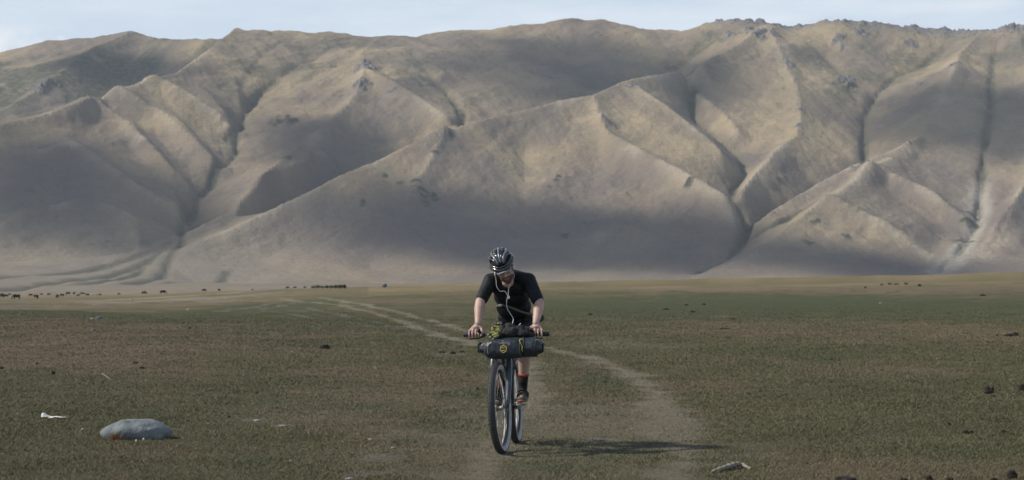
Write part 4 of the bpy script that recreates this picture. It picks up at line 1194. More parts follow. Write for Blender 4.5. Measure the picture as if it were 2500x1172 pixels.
for px in (1172, 1322):
    bm = new(); q = L(px, 848, .09)
    add_box(bm, q, (.016, .055, .088), Matrix.Rotation(R(6 if px < 1200 else -8), 3, 'Y'), 0, .006)
    add_box(bm, q + Vector((-.012 if px < 1200 else .012, -.004, -.002)), (.014, .045, .075), Matrix.Rotation(R(4), 3, 'Y'), 0, .006)
    put('rolled_closure', bm, m_strap, roll, rc)
for px in (1277, 1306):
    bm = new()
    x = L(px, 848, .0).x
    add_tube(bm, [Vector((x + .004 * math.sin(t * 3), rc.y + .074 * math.cos(t), rc.z + .081 * math.sin(t))) for t in np.linspace(0, 2 * math.pi, 28, endpoint=False)], .007, 6, closed=True, flat=(.4, 1))
    put('strap', bm, m_strap, roll, rc)
bm = new(); q = L(1308, 830, .02)
add_tube(bm, [q, L(1312, 828, .03), L(1318, 833, .035), L(1322, 840, .04)], .003, 6)
put('pull_cord', bm, m_grey, roll, rc)

pc = L(1229, 851, .0)
pouch = thing('handlebar_pouch', 'dark grey front pouch with yellow hexagon emblem, buckled on the roll bag', 'bag', pc)
bm = new(); NX, NZ = 40, 26
xa, xb = L(1179, 851, .0).x, L(1274, 851, .0).x
def pouch_pt(u, v, k=1.0):
    """front surface of the pouch, u across, v up, both -1..1"""
    tap = 1 - .10 * max(0, -u) ** 3
    x = (xa + xb) / 2 + (xb - xa) / 2 * u
    z = pc.z + .082 * v * (1 - .10 * abs(u) ** 4) * tap
    if u < -.72: z += -.010 * (abs(u) - .72) / .28 * v * 3
    d = (max(0, 1 - abs(u) ** 5)) ** .5 * (max(0, 1 - abs(v) ** 2.6)) ** .5
    wr = .012 * float(fbm(np.array([x * 22]), np.array([z * 15]), 3, 43)[0])
    return Vector((x, rc.y - .05 - (.062 + wr) * d * k, z - .003))
gv = [[bm.verts.new(pouch_pt(-1 + 2 * i / NX, -1 + 2 * j / NZ)) for j in range(NZ + 1)] for i in range(NX + 1)]
gb = [[bm.verts.new(pouch_pt(-1 + 2 * i / NX, -1 + 2 * j / NZ, -.3)) for j in range(NZ + 1)] for i in range(NX + 1)]
for i in range(NX):
    for j in range(NZ):
        bm.faces.new((gv[i][j], gv[i + 1][j], gv[i + 1][j + 1], gv[i][j + 1])); bm.faces.new((gb[i][j], gb[i][j + 1], gb[i + 1][j + 1], gb[i + 1][j]))
bmesh.ops.remove_doubles(bm, verts=bm.verts, dist=.0002)
put('pouch_body', bm, m_dry, pouch, pc, smooth=True)
def on_pouch(px, py, off=.002):
    q = L(px, py, -.03); u = (q.x - (xa + xb) / 2) / ((xb - xa) / 2)
    v = max(-.98, min(.98, (q.z - pc.z + .003) / .082)); p = pouch_pt(u, v); p.y -= off
    return p
bm = new()
hx = [on_pouch(1229 + 8.2 * math.sin(math.pi * k / 3), 852 - 9.3 * math.cos(math.pi * k / 3)) for k in range(6)]
hs = []
for a, b in zip(hx, hx[1:] + hx[:1]):
    for t in np.linspace(0, 1, 5)[:-1]: hs.append(a * (1 - t) + b * t)
add_tube(bm, hs, .0026, 6, closed=True)
for dy in (-3.2, 3.4): add_tube(bm, [on_pouch(1229 - 4.6, 852 + dy), on_pouch(1229 + 4.6, 852 + dy)], .0020, 6)
put('emblem', bm, m_yel, pouch, pc)
cu = bpy.data.curves.new('lettering', 'FONT'); cu.body = 'APIDURA'; cu.size = .0165; cu.align_x = 'CENTER'; cu.align_y = 'CENTER'; cu.extrude = .0006; cu.space_character = 1.15; cu.offset = .0004
to = bpy.data.objects.new('lettering', cu); col.objects.link(to)
dg = bpy.context.evaluated_depsgraph_get(); dg.update()
me = bpy.data.meshes.new_from_object(to.evaluated_get(dg)); bpy.data.objects.remove(to)
tp = on_pouch(1229, 838, .004)
tilt = Matrix.Rotation(R(90 + 22), 4, 'X')
me.transform(Matrix.Translation(tp - pc) @ tilt); me.materials.clear(); me.materials.append(m_white)
lo = bpy.data.objects.new('lettering', me); col.objects.link(lo); lo.parent = pouch
bm = new()
for a, b in (((1223.5, 832.5), (1234, 832.5)), ((1228.6, 832), (1228.6, 834.6)), ((1225.5, 831.4), (1227, 832.6)), ((1232, 831.2), (1230.5, 832.6))):
    add_tube(bm, [on_pouch(*a, .003), on_pouch(*b, .003)], .0011, 5)
put('small_mark', bm, m_grey, pouch, pc)
bm = new(); add_tube(bm, spline([on_pouch(1197, 838), on_pouch(1191, 842), on_pouch(1190, 856), on_pouch(1191, 866)]), .0022, 6); put('edge_piping', bm, m_grey, pouch, pc)
bm = new(); add_tube(bm, spline([on_pouch(1200, 836), on_pouch(1193, 840), on_pouch(1190, 845)]), .0030, 6); put('piping_tab', bm, m_yel, pouch, pc)
bm = new(); add_tube(bm, spline([L(1275, 828, -.0), L(1269, 829, -.0), L(1270, 836, -.01), L(1275, 846, -.0), L(1274, 852, .0), L(1276, 858, .0)]), .0028, 6); put('draw_cord', bm, m_yel, pouch, pc)
bm = new(); add_tube(bm, [on_pouch(1267, 836), on_pouch(1267, 850), on_pouch(1267, 864)], .0016, 5); put('seam', bm, m_grey, pouch, pc)

scn = L(1258, 826, .14)
sack = thing('stuff_sack', 'crumpled black cloth sack lying on top of the roll bag between the rider\'s hands', 'bag', scn)
bm = new()
for px, py, y, r_ in ((1245, 812, .12, (.085, .06, .045)), (1272, 814, .13, (.080, .06, .035)), (1243, 800, .16, (.055, .05, .040)), (1268, 803, .17, (.050, .05, .032)), (1220, 818, .11, (.05, .05, .035)), (1292, 818, .15, (.05, .05, .028)), (1284, 806, .20, (.045, .05, .035))):
    add_ball(bm, L(px, py, y), r_, None, 3)
blend('sack_body', bm, m_short, sack, scn, vox=.005, it=3, disp=lambda co: .014 * fbm(co[:, 0] * 22, co[:, 2] * 26 + co[:, 1] * 20, 3, 47))
bm = new(); add_tube(bm, [L(1267, 794, .14), L(1271, 789, .14)], .0035, 6); put('cord_toggle', bm, m_white, sack, scn)

def glove(label, pts_palm, fingers, c):
    t = thing('glove', label, 'glove', c, 'riding gloves tucked on the handlebar bag')
    bm = new()
    for p, r_ in pts_palm: add_ball(bm, p, r_, None, 3)
    for f in fingers: 
        add_tube(bm, f, [.0125, .0115, .0095], 10)
        add_ball(bm, f[0], .0125); add_ball(bm, f[2], .0095)
    blend('glove_shell', bm, m_glove, t, c, vox=.0035, it=3)
    bm = new()
    for f in fingers:
        a, b = f[1], f[2]; add_tube(bm, [a * .75 + b * .25 + Vector((0, -.001, 0)), a * .35 + b * .65], .0118, 8)
    put('finger_band', bm, m_strap, t, c)
    return t
gc1 = L(1211, 803, .10)
glove('olive yellow glove folded double beside the lamp, above the other glove', [(L(1214, 799, .10), (.028, .022, .014)), (L(1208, 805, .09), (.028, .020, .013))],
      [[L(1216, 801, .09), L(1208, 797, .085), L(1202, 801, .08)], [L(1218, 806, .08), L(1209, 807, .075), L(1202, 805, .072)], [L(1220, 808, .08), L(1213, 810, .075), L(1206, 809, .07)]], gc1)
gc2 = L(1203, 816, .08)
glove('olive yellow glove with black finger bands drooping over the left end of the pouch', [(L(1212, 814, .08), (.028, .022, .018))],
      [[L(1210, 812, .07), L(1200, 813, .06), L(1192, 818, .055)], [L(1213, 816, .06), L(1204, 819, .05), L(1197, 824, .045)], [L(1216, 819, .06), L(1209, 823, .048), L(1204, 828, .04)]], gc2)
lc = L(1216, 789, .14)
lamp = thing('headlamp', 'small black twin lens headlamp standing on the handlebar left of the sack', 'headlamp', lc)
bm = new(); add_box(bm, lc, (.070, .030, .030), None, 0, .008); add_box(bm, lc + Vector((0, .005, -.022)), (.03, .03, .03), None, 0, .004); put('lamp_housing', bm, m_black, lamp, lc)
for s in (-1, 1):
    bm = new(); p = lc + Vector((s * .022, -.014, 0)); add_tube(bm, [p, p + Vector((0, -.004, 0)), p + Vector((0, -.006, 0))], [.0125, .0125, .009], 18); put('lens', bm, m_lens, lamp, lc)
bm = new(); add_box(bm, lc + Vector((0, -.0165, 0)), (.012, .004, .014), None, 0, .001); put('badge', bm, m_yel, lamp, lc)
# ================================================================== things on the turf
def gz(x, y): return float(ground_z(np.array([x]), np.array([y]))[0])
def ico_np(sub):
    b = bmesh.new(); bmesh.ops.create_icosphere(b, subdivisions=sub, radius=1.0)
    v = np.array([q.co[:] for q in b.verts]); f = np.array([[q.index for q in p.verts] for p in b.faces]); b.free(); return v, f
I3, I4, I2 = ico_np(3), ico_np(4), ico_np(2)
def lump(seed, amp=.35, fr=1.6, ico=I3, flat_top=None):
    v, f = ico; v = v.copy()
    n = fbm(v[:, 0] * fr + seed * 3.7, v[:, 1] * fr + v[:, 2] * fr * 1.3 - seed, 4, 400 + seed % 7, .55)
    v *= (1 + amp * 2 * n)[:, None]
    return v, f
m_dung = plain('dry_dung', (0.012, 0.010, 0.008), .95, c2=(0.028, 0.022, 0.017), scale=30, bump=.8, bscale=60, bdist=.01)
m_stone = plain('grey_stone', (0.070, 0.086, 0.092), .9, c2=(0.19, 0.21, 0.215), scale=6, bump=.9, bscale=14, bdist=.03)
m_pale = plain('pale_stone', (0.30, 0.29, 0.27), .9, scale=20, bump=.4)
m_bluestone = plain('blue_grey_stone', (0.11, 0.12, 0.135), .85, scale=10)
m_cloth = plain('bleached_cloth', (0.66, 0.62, 0.56), .9, scale=16, bump=.4, bscale=24, bdist=.02)
m_wood = plain('weathered_wood', (0.13, 0.11, 0.085), .9, c2=(0.24, 0.21, 0.17), scale=22, bump=.6)
m_tuft = plain('rusty_grass', (0.20, 0.085, 0.02), .9, c2=(0.30, 0.15, 0.04), scale=30)

# boulder
bx, by = p2w(327, 1073)
v, f = lump(3, .10, 1.1, I4)
x_, y_, z_ = v[:, 0], v[:, 1], v[:, 2]
z_ = np.sign(z_) * np.abs(z_) ** .8
z_ = np.minimum(z_, .86 + .05 * x_)
top = 1 - .26 * sstep((z_ + .1) / 1.0) * (1 + .30 * (x_ < 0))
crease = -.05 * np.exp(-((x_ * .6 + z_ - .28 + .12 * np.sin(x_ * 5)) / .07) ** 2) - .04 * np.exp(-((x_ - .25 + .5 * z_) / .08) ** 2)
x_ = np.sign(x_) * np.abs(x_) ** .72
V_ = np.stack([x_ * .318 * top, (y_ * (1 + crease)) * .21, z_ * .128 + .058], -1)
bo = np_mesh('boulder', V_, f, m_stone); bo.location = (bx, by + .16, gz(bx, by) )
bo.rotation_euler = (0, 0, R(4))
tag(bo, 'large smooth grey boulder bedded in the turf in the left foreground', 'boulder')
# rusty tuft leaning on it
def tuft(name, x, y, n, h, sp, mat, label, cat, seed, parent=None):
    rs_ = np.random.RandomState(seed); vs, fs = [], []
    for i in range(n):
        a, r_ = rs_.rand() * 6.28, sp * rs_.rand() ** .5
        bx_, by_ = r_ * math.cos(a), r_ * math.sin(a) * .6
        hh = h * (.5 + .5 * rs_.rand()); w_ = .003 + .002 * rs_.rand(); l_ = rs_.rand() * 6.28; k = rs_.rand() * hh * .7
        c_, s_ = math.cos(l_), math.sin(l_)
        b0 = len(vs); vs += [(bx_ - w_ * s_, by_ + w_ * c_, -.005), (bx_ + w_ * s_, by_ - w_ * c_, -.005), (bx_ + k * c_, by_ + k * s_, hh)]
        fs.append((b0, b0 + 1, b0 + 2))
    o = np_mesh(name, vs, fs, mat, smooth=False); o.location = (x, y, gz(x, y)); return tag(o, label, cat)
tx, ty = p2w(294, 1073)
tuft('grass_tuft', tx, ty - .03, 260, .085, .075, m_tuft, 'rust orange grass tuft growing against the front of the large boulder', 'tuft', 3)
for i, (px, py, lb) in enumerate(((332, 1084, 'left one of two tiny white flower heads in front of the large boulder'), (350, 1081, 'right one of two tiny white flower heads in front of the large boulder'))):
    x, y = p2w(px, py + 2)
    e = thing('white_flower', lb, 'flower', (0, 0, 0), 'white flowers before the boulder', Matrix.Translation((x, y, gz(x, y))))
    bm = new(); add_tube(bm, [(0, 0, 0), (.006, 0, .03)], .0015, 5); put('stem', bm, m_tuft, e)
    bm = new(); add_ball(bm, (.008, 0, .036), (.008, .006, .011)); put('bloom', bm, m_cloth, e, smooth=True)

# bleached rag
rx, ry = p2w(134, 1023)
NXr, NYr = 40, 22
g_u, g_v = np.meshgrid(np.linspace(-1, 1, NXr), np.linspace(-1, 1, NYr))
wv = (1 - .55 * np.clip(g_u, -1, 1)) * .5
X_ = g_u * .122; Y_ = g_v * .06 * wv * 1.2 + .01 * g_u
Zr = (.016 + .022 * (1 - g_v ** 2) * wv + .020 * fbm(g_u * 3.2, g_v * 2.6 + g_u * 2, 4, 501)) * (1 - .25 * g_u)
Zr = Zr + .012 * np.exp(-((g_u + .85) / .18) ** 2)
tops = np.stack([X_, Y_, Zr], -1).reshape(-1, 3); bots = tops * [1, 1, 0] + [0, 0, -.01]
fq = grid_faces(NYr, NXr); n0 = len(tops)
rag = np_mesh('rag', np.concatenate([tops, tops * [1, 1, 1] - [0, 0, .003]]), np.concatenate([fq, fq[:, ::-1] + n0]), m_cloth)
rag.location = (rx, ry, gz(rx, ry)); tag(rag, 'crumpled bleached white rag lying on the turf behind and left of the boulder', 'rag')

# clods of dung
CL = [
 (2415, 962, 22, 16, 'biggest black dung clod, alone on the turf near the right edge'),
 (2495, 954, 16, 13, 'black dung clod cut by the right edge, beside the biggest clod'),
 (2426, 970, 6, 5, 'tiny dark clod just below and right of the biggest clod'),
 (2445, 967, 6, 5, 'tiny dark clod between the biggest clod and the right edge'),
 (2356, 1060, 18, 9, 'lumpy black dung clod, left one of a touching pair at lower right'),
 (2371, 1059, 9, 6, 'small black dung clod, right one of a touching pair at lower right'),
 (2448, 1057, 13, 6, 'flat dark dung clod right of the touching pair'),
 (2316, 1038, 9, 6, 'small dark clod up and left of the touching pair'),
 (2240, 998, 7, 5, 'little dark clod on open turf above the stony patch'),
 (2027, 934, 7, 4, 'tiny dark clod on plain turf halfway between rider and right edge'),
 (2480, 821, 14, 9, 'round dark clod at the end of a dark row far right'),
 (2464, 822, 20, 6, 'long flat dark clod beside the round one far right'),
 (2434, 821, 6, 4, 'smallest dark clod at the left end of the far right row'),
 (1768, 805, 24, 5, 'long low dark clod on the brown strip right of the rider'),
 (792, 852, 26, 10, 'low black dung heap on the turf left of the tracks'),
 (331, 888, 12, 5, 'dark clod at the end of a scorched line on the left'),
 (347, 901, 11, 5, 'dark clod just below the scorched line on the left'),
 (131, 915, 10, 8, 'rounded black clod far left above the rag'),
 (91, 890, 7, 4, 'small dark clod up and left of the rounded black clod'),
 (5, 901, 9, 6, 'dark clod at the very left edge'),
 (629, 961, 8, 5, 'small dark clod on green turf above the pale stones'),
 (713, 932, 6, 4, 'tiny dark clod on turf left of centre'),
 (560, 1021, 8, 5, 'small dark clod left of the broken pale soil strip'),
 (1165, 953, 7, 7, 'small dark clod just left of the front wheel in green turf'),
 (1078, 863, 16, 5, 'left lump of a ragged dark dung line left of the handlebar'),
 (1106, 865, 13, 6, 'middle lump of a ragged dark dung line left of the handlebar'),
 (1128, 861, 10, 4, 'right lump of a ragged dark dung line left of the handlebar'),
 (2066, 1174, 56, 9, 'wide dark mound at the bottom edge right of the pale root'),
 (2204, 1176, 20, 10, 'first dark lump right of the wide mound at the bottom edge'),
 (2266, 1174, 16, 12, 'pointed dark lump at the bottom edge, second right of the wide mound'),
 (2318, 1177, 18, 9, 'low dark lump at the bottom edge, third right of the wide mound'),
 (2470, 1170, 22, 18, 'tall dark lump at the bottom right corner'),
 (2424, 1177, 18, 9, 'low dark lump at the bottom edge beside the tall corner lump'),
 (1441, 770, 9, 5, 'dark clod on the green strip right of the rider\'s arm'),
 (1626, 756, 14, 3, 'long dark clod in the slanting dark row on the green strip'),
 (1692, 763, 11, 4, 'dark clod below the slanting dark row on the green strip'),
 (1676, 746, 8, 3, 'dark speck above the slanting dark row on the green strip'),
 (1719, 745, 8, 3, 'dark speck at the right end above the slanting dark row'),
 (1790, 780, 12, 3, 'flat dark clod at the lower edge of the green strip'),
 (2399, 723, 14, 4, 'flat black clod on the green strip near the right edge'),
 (2113, 704, 5, 4, 'tiny dark clod on the straw strip below the bank'),
 (2245, 699, 8, 4, 'small dark clod on the straw strip right of the thorny row'),
 (463, 803, 8, 4, 'small dark clod left of centre in the brown band'),
 (395, 865, 8, 3, 'small dark clod in the brown band above the scorched line'),
 (2285, 1095, 6, 5, 'small dark clod in the stony patch at lower right'),
 (2226, 1086, 6, 4, 'small dark clod at the left end of the stony patch'),
]
protos = []
for k in range(5):
    v, f = lump(11 + k, .42, 1.9, I3)
    v[:, 2] = np.where(v[:, 2] < 0, v[:, 2] * .3, v[:, 2])
    protos.append((v, f))
base_mesh = []
for k, (v, f) in enumerate(protos):
    o = np_mesh('dung_clod', v, f, m_dung); base_mesh.append(o.data)
    if k == 0: first = o
    else: bpy.data.objects.remove(o)
def place(mesh, name, px, py, wpx, hpx, label, cat, group, seed, asp=.8, first=None):
    x, y = p2w(px, py)
    o = first or bpy.data.objects.new(name, mesh)
    if not first: col.objects.link(o)
    s = wpx / F * y * .5; h = hpx / F * y * .8
    o.scale = (s, s * asp, h); o.rotation_euler = (0, 0, R((seed * 67) % 50 - 25))
    o.location = (x, y + s * asp * .6, gz(x, y) + .3 * h)
    return tag(o, label, cat, group)
for i, (px, py, w_, h_, lb) in enumerate(CL):
    place(base_mesh[i % 5], 'dung_clod', px, py, w_, h_, lb, 'dung', 'dung clods scattered on the turf', i, first=first if i == 0 else None)

# stones
v, f = lump(31, .22, 1.3, I3)
so = np_mesh('stone', v, f, m_bluestone); ms1 = so.data
v, f = lump(37, .22, 1.3, I3)
s2 = np_mesh('stone', v, f, m_pale); ms2 = s2.data; bpy.data.objects.remove(s2)
ST = [
 (241, 780, 15, 6, 0, 'blue grey stone on the turf, right of a paler one, far left'),
 (225, 780, 9, 4, 1, 'pale stone just left of the blue grey stone, far left'),
 (214, 784, 5, 3, 1, 'smallest pale stone left of the blue grey stone, far left'),
 (228, 809, 12, 6, 0, 'dark blue stone on the brown swell below the pair of stones'),
 (320, 735, 7, 5, 1, 'tiny pale stone on the far brown band below the cattle'),
 (460, 757, 10, 3, 1, 'pale stone left of the green hollow'),
 (938, 702, 13, 9, 0, 'blue grey boulder on the far edge of the plain, right of the bushes'),
 (713, 861, 5, 3, 1, 'tiny white pebble below the low black dung heap, left of it'),
 (836, 857, 4, 3, 1, 'tiny white pebble right of the low black dung heap'),
 (2149, 742, 7, 4, 1, 'white stone on the green strip well right of the rider'),
 (2286, 877, 6, 4, 1, 'white pebble on turf in the right part, above the biggest clod'),
 (2228, 906, 4, 3, 1, 'tiny white pebble left of the clods at right'),
 (2473, 964, 7, 4, 1, 'small pale stone between the biggest clod and the right edge'),
 (2142, 1113, 4, 3, 1, 'tiny white pebble below the stony patch at lower right'),
 (203, 1050, 9, 4, 1, 'pale flat stone between the rag and the boulder'),
 (710, 1128, 7, 6, 1, 'small white stone on the turf left of the bottom track'),
 (1256, 1110, 4, 4, 1, 'tiny white pebble right of the front tyre'),
 (1557, 1070, 4, 3, 1, 'tiny pale pebble on the right wheel track'),
 (752, 961, 4, 3, 1, 'tiny white pebble in the turf left of centre'),
 (1458, 945, 4, 3, 1, 'tiny white pebble in the green patch right of the rider'),
 (690, 1042, 22, 4, 1, 'flat broken pale stone, right one on the bare strip'),
 (628, 1029, 20, 4, 1, 'flat broken pale stone, left one on the bare strip'),
 (905, 1075, 12, 4, 1, 'pale flat stone in the bare soil left of the track'),
 (852, 1170, 22, 5, 1, 'pale flat stone at the bottom edge left of the track'),
 (960, 1095, 12, 4, 1, 'pale flat stone on the bare soil right of the green tuft'),
]
for i, (px, py, w_, h_, k, lb) in enumerate(ST):
    if k == 1 and w_ < 8: w_ *= .8; h_ *= .8
    place((ms1, ms2)[k], 'stone', px, py, w_, h_, lb, 'stone', 'stones lying on the plain', i + 5, first=so if i == 0 else None)
# branches
def branch(label, pts, rad, seed):
    ps = []
    for px, py, hz_ in pts:
        x, y = p2w(px, py); ps.append(Vector((x, y, gz(x, y) + hz_)))
    c = ps[0]
    bm = new(); sp_ = spline(ps, 5); n = len(sp_)
    rr_ = [rad * (.45 + .55 * math.sin(math.pi * (i + 1) / (n + 1))) * (1 + .3 * math.sin(i * 2.1 + seed)) for i in range(n)]
    add_tube(bm, sp_, rr_, 9)
    o = put('branch', bm, m_wood, None, c); o.location = c
    return tag(o, label, 'branch')
branch('pale weathered root lying across the turf at the bottom edge right of the track', [(1733, 1156, .005), (1752, 1152, .012), (1772, 1147, .02), (1790, 1144, .028), (1808, 1142, .025), (1832, 1146, .004)], .020, 1)
branch('grey curled branch on the turf left of centre below the scorched line', [(240, 918, .008), (250, 917, .03), (262, 923, .02), (274, 928, .004)], .008, 2)
branch('thin straw stalk lying loose on the turf left of the bottom track', [(740, 1062, .003), (750, 1058, .03), (757, 1066, .004)], .002, 3)

# ------------------------------------------------------------------ cattle
m_cow = plain('black_hide', (0.012, 0.010, 0.009), .9, scale=4)
m_cowb = plain('brown_hide', (0.045, 0.028, 0.018), .9, scale=4)
m_cowp = plain('pale_hide', (0.55, 0.52, 0.47), .9, scale=4)
def cow_mesh(kind):
    """1.35 m at the shoulder, facing +x"""
    bm = new()
    add_ball(bm, (0, 0, .86), (.72, .29, .36), None, 3); add_ball(bm, (.45, 0, .90), (.36, .27, .40), None, 3); add_ball(bm, (-.55, 0, .92), (.32, .27, .34), None, 3)
    add_ball(bm, (.38, 0, 1.18), (.26, .13, .14), None, 3)
    if kind == 'graze':
        limb_(bm, [(.70, 0, 1.0), (1.0, 0, .66), (1.12, 0, .40)], [.20, .15, .11]); limb_(bm, [(1.10, 0, .42), (1.24, 0, .20), (1.30, 0, .10)], [.12, .09, .065])
        hx, hz_ = 1.12, .50
    else:
        limb_(bm, [(.70, 0, 1.05), (1.0, 0, 1.22), (1.14, 0, 1.28)], [.20, .15, .12]); limb_(bm, [(1.12, 0, 1.28), (1.34, 0, 1.16), (1.46, 0, 1.10)], [.12, .09, .07])
        hx, hz_ = 1.10, 1.38
    for s in (-1, 1):
        limb_(bm, [(hx, s * .10, hz_), (hx - .02, s * .22, hz_ + .02)], [.045, .03])
        limb_(bm, [(hx + .02, s * .07, hz_ + .04), (hx + .05, s * .20, hz_ + .12), (hx + .08, s * .20, hz_ + .22)], [.03, .02, .01])
        for x, fr in ((.52, 1), (-.62, 0)):
            dx = .06 * s * (1 if fr else -1)
            if fr: limb_(bm, [(x, s * .16, .72), (x + dx, s * .17, .42), (x + dx * .6, s * .17, .06)], [.14, .075, .06])
            else: limb_(bm, [(x, s * .16, .80), (x + .06 + dx, s * .18, .58), (x - .07 + dx, s * .18, .36), (x - .02 + dx, s * .18, .06)], [.19, .12, .07, .06])
    limb_(bm, [(-.84, 0, 1.08), (-.94, 0, .85), (-.93, 0, .42)], [.045, .03, .05])
    add_ball(bm, (-.62 + .2, 0, .56), (.14, .10, .10))
    return bm
def limb_(bm, pts, rad):
    pts = [Vector(p) for p in pts]
    add_tube(bm, pts, rad, 10)
    for p, r_ in zip(pts, rad): add_ball(bm, p, r_)
cg = blend('cow', cow_mesh('graze'), m_cow, None, vox=.045, it=2)
cs_ = blend('cow', cow_mesh('stand'), m_cow, None, vox=.045, it=2)
cm = {('g', 0): cg.data, ('s', 0): cs_.data}
for k, mt_ in ((1, m_cowb), (2, m_cowp)):
    for q in 'gs':
        d = cm[(q, 0)].copy(); d.materials.clear(); d.materials.append(mt_); cm[(q, k)] = d
bpy.data.objects.remove(cs_); bpy.data.objects.remove(cg)
COWS = [  # px, foot py, height px, pose, hide, heading deg
 (6, 727, 8, 'g', 0, 60, 'black cow end on, second highest at the very left edge'), (16, 726, 7, 'g', 0, 200, 'black grazing cow right of the end on cow at the left edge'),
 (6, 738, 8, 'g', 0, 160, 'lowest black cow, in the bottom left corner of the herd'), (14, 732, 5, 'g', 1, 80, 'small brown calf beside the lowest black cow'), (23, 733, 6, 'g', 1, 20, 'brown calf right of the small brown calf near the left edge'),
 (41, 731, 13, 'g', 0, 190, 'large black cow grazing alone near the left edge with its legs visible'),
 (76, 724, 7, 'g', 0, 170, 'black grazing cow at the left of a tight group of three'), (86, 727, 9, 's', 0, 80, 'middle cow of the tight group of three'),
 (92, 729, 10, 'g', 0, 95, 'broad black cow at the right of the tight group of three'), (101, 721, 5, 'g', 1, 10, 'small olive brown calf behind the tight group of three'),
 (120, 729, 6, 'g', 0, 170, 'small black cow nearest us between the two larger groups'), (140, 728, 10, 'g', 0, 120, 'stout black cow, biggest in the middle of the herd'),
 (152, 724, 7, 'g', 0, 200, 'dark cow just right of the stout black cow'), (167, 725, 8, 'g', 0, 160, 'black cow grazing with arched back right of the stout pair'),
 (181, 725, 8, 's', 0, 85, 'thin black cow seen end on'), (192, 724, 6, 'g', 0, 180, 'left cow of the touching black pair'), (200, 724, 6, 'g', 0, 10, 'right cow of the touching black pair'),
 (207, 724, 4, 'g', 1, 30, 'small dark calf right of the touching black pair'), (215, 723, 6, 'g', 0, 170, 'black cow just left of the white cow'), (225, 723, 6, 'g', 2, 20, 'white cow in the right part of the herd'),
 (236, 722, 4, 's', 0, 90, 'small faint cow between the two white animals'), (244, 722, 5, 'g', 0, 0, 'dark cow beside the second white animal'), (249, 721, 5, 's', 2, 80, 'second white animal, at the right end of the herd'),
 (291, 720, 5, 'g', 0, 170, 'lone small dark cow right of the herd'), (352, 719, 8, 'g', 0, 20, 'black cow left of the pale gravel, first of two'), (398, 718, 10, 'g', 0, 25, 'black cow standing at the tip of the pale gravel, second of two'),
 (498, 712, 7, 'g', 0, 10, 'black cow above the pale gravel, left one of a pair'), (535, 711, 6, 'g', 0, 60, 'black cow above the pale gravel, right one of a pair'), (616, 708, 4, 'g', 1, 0, 'tiny brown cow alone between gravel and bushes'),
 (703, 703, 6, 'g', 0, 180, 'black cow left of the white one near the bushes'), (711, 703, 6, 'g', 2, 20, 'white cow left of the bushes'), (720, 703, 5, 'g', 0, 10, 'black cow right of the white one near the bushes'), (745, 702, 5, 'g', 0, 170, 'single dark cow just left of the bushes'),
]
for px, py, hpx, q, k, hd, lb in COWS:
    Y_c = 1.25 * F / max(hpx, 5.5) * (.62 if hpx < 7 else .72)
    Y_c = min(Y_c, float(np.interp(px, [0, 560, 900], [590, 470, 315])))
    # keep the feet on the plain where the photo shows them
    xw, yw = p2w(px, py)
    if yw > 690 or abs(yw - Y_c) > 150: yw = Y_c; xw = (px - 1250) / F * yw
    o = bpy.data.objects.new('cow', cm[(q, k)]); col.objects.link(o)
    s = hpx / F * yw / 1.30 if q == 'g' else hpx / F * yw / 1.5
    o.scale = (s, s, s); o.rotation_euler = (0, 0, R(hd)); o.location = (xw, yw, gz(xw, yw) - .02)
    tag(o, lb, 'cow', 'cattle grazing at the far edge of the plain')

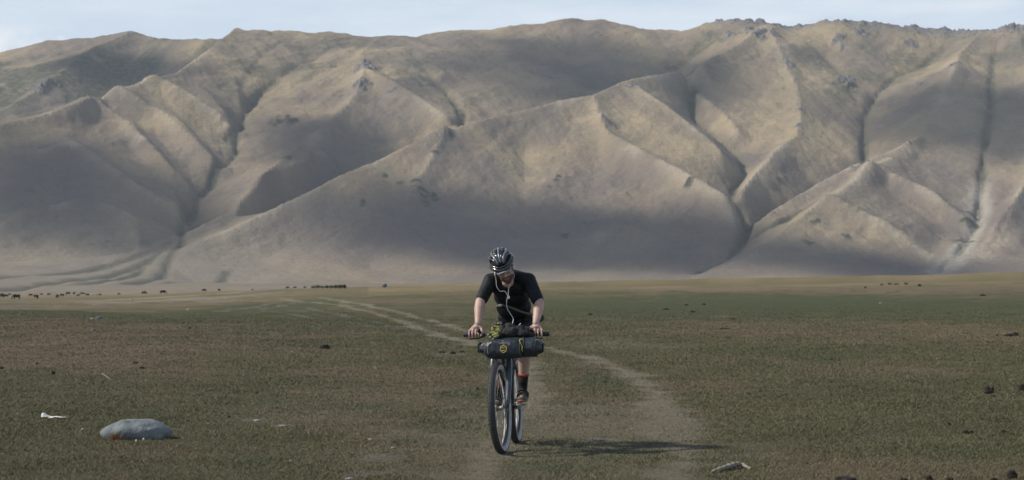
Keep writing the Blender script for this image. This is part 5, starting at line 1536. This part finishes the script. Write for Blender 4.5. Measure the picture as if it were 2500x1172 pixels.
# ------------------------------------------------------------------ bushes on the far edge
m_leaf = plain('dark_bush_leaf', (0.030, 0.040, 0.018), .8, c2=(0.06, 0.075, 0.03), scale=3, var=.4)
m_stem = plain('bush_stem', (0.05, 0.04, 0.03), .9)
def shrub(px, py, wpx, hpx, label, seed, group):
    xw, yw = p2w(px, py)
    if yw > 600: yw = float(np.interp(px, [560, 900, 1340], [470, 316, 262])); xw = (px - 1250) / F * yw
    t = thing('bush', label, 'bush', (0, 0, 0), group, Matrix.Translation((xw, yw, gz(xw, yw))))
    rs_ = np.random.RandomState(seed); n = 900
    W_, H_ = wpx / F * yw * .5, hpx / F * yw
    d = rs_.randn(n, 3); d /= np.linalg.norm(d, axis=1)[:, None]; r_ = rs_.rand(n) ** .35
    lob = 1 + .35 * vnoise(d[:, 0] * 2 + seed, d[:, 2] * 2 + d[:, 1], 5)
    c_ = d * (r_ * lob)[:, None] * [W_, W_ * .6, H_ * .5] + [0, 0, H_ * .52]
    e1 = rs_.randn(n, 3) * H_ * .055; e2 = rs_.randn(n, 3) * H_ * .055
    V_ = np.stack([c_ - e1, c_ + e1, c_ + e2], 1).reshape(-1, 3); V_[:, 2] = np.maximum(V_[:, 2], .0)
    o = np_mesh('foliage', V_, np.arange(n * 3).reshape(-1, 3), m_leaf, smooth=False, parent=t)
    bm = new()
    for k in range(5):
        a = k * 1.26 + seed; add_tube(bm, [(.1 * W_ * math.cos(a), .1 * W_ * math.sin(a), -.05), (.5 * W_ * math.cos(a), .3 * W_ * math.sin(a), H_ * .6)], [H_ * .03, H_ * .012], 6)
    put('stem', bm, m_stem, t)
for i, (px, w_, h_, lb) in enumerate(((765, 12, 6, 'small bush at the left end of the row'), (776, 15, 8, 'tallest bush in the left half of the row'), (787, 12, 6, 'low bush before the gap in the row'),
        (798, 12, 7, 'first bush right of the gap in the row'), (809, 13, 7, 'second bush right of the gap in the row'), (820, 14, 8, 'third bush right of the gap in the row'), (831, 14, 9, 'fourth bush right of the gap, second from the right end'), (841, 11, 9, 'bush at the right end of the row'))):
    shrub(px, 704, w_, h_, lb, 60 + i, 'bushes in a row on the far edge of the plain')
for i, (px, py, w_, h_, lb) in enumerate(((2152, 697, 9, 4, 'tiny thorn bush, first in the row below the right bank'), (2172, 696, 12, 5, 'dark thorn bush, second in the row below the right bank'), (2188, 696, 16, 5, 'widest thorn bush, third in the row below the right bank'), (2212, 695, 12, 5, 'dark thorn bush, fourth in the row below the right bank'))):
    shrub(px, py, w_, h_, lb, 80 + i, 'thorn bushes below the right bank')
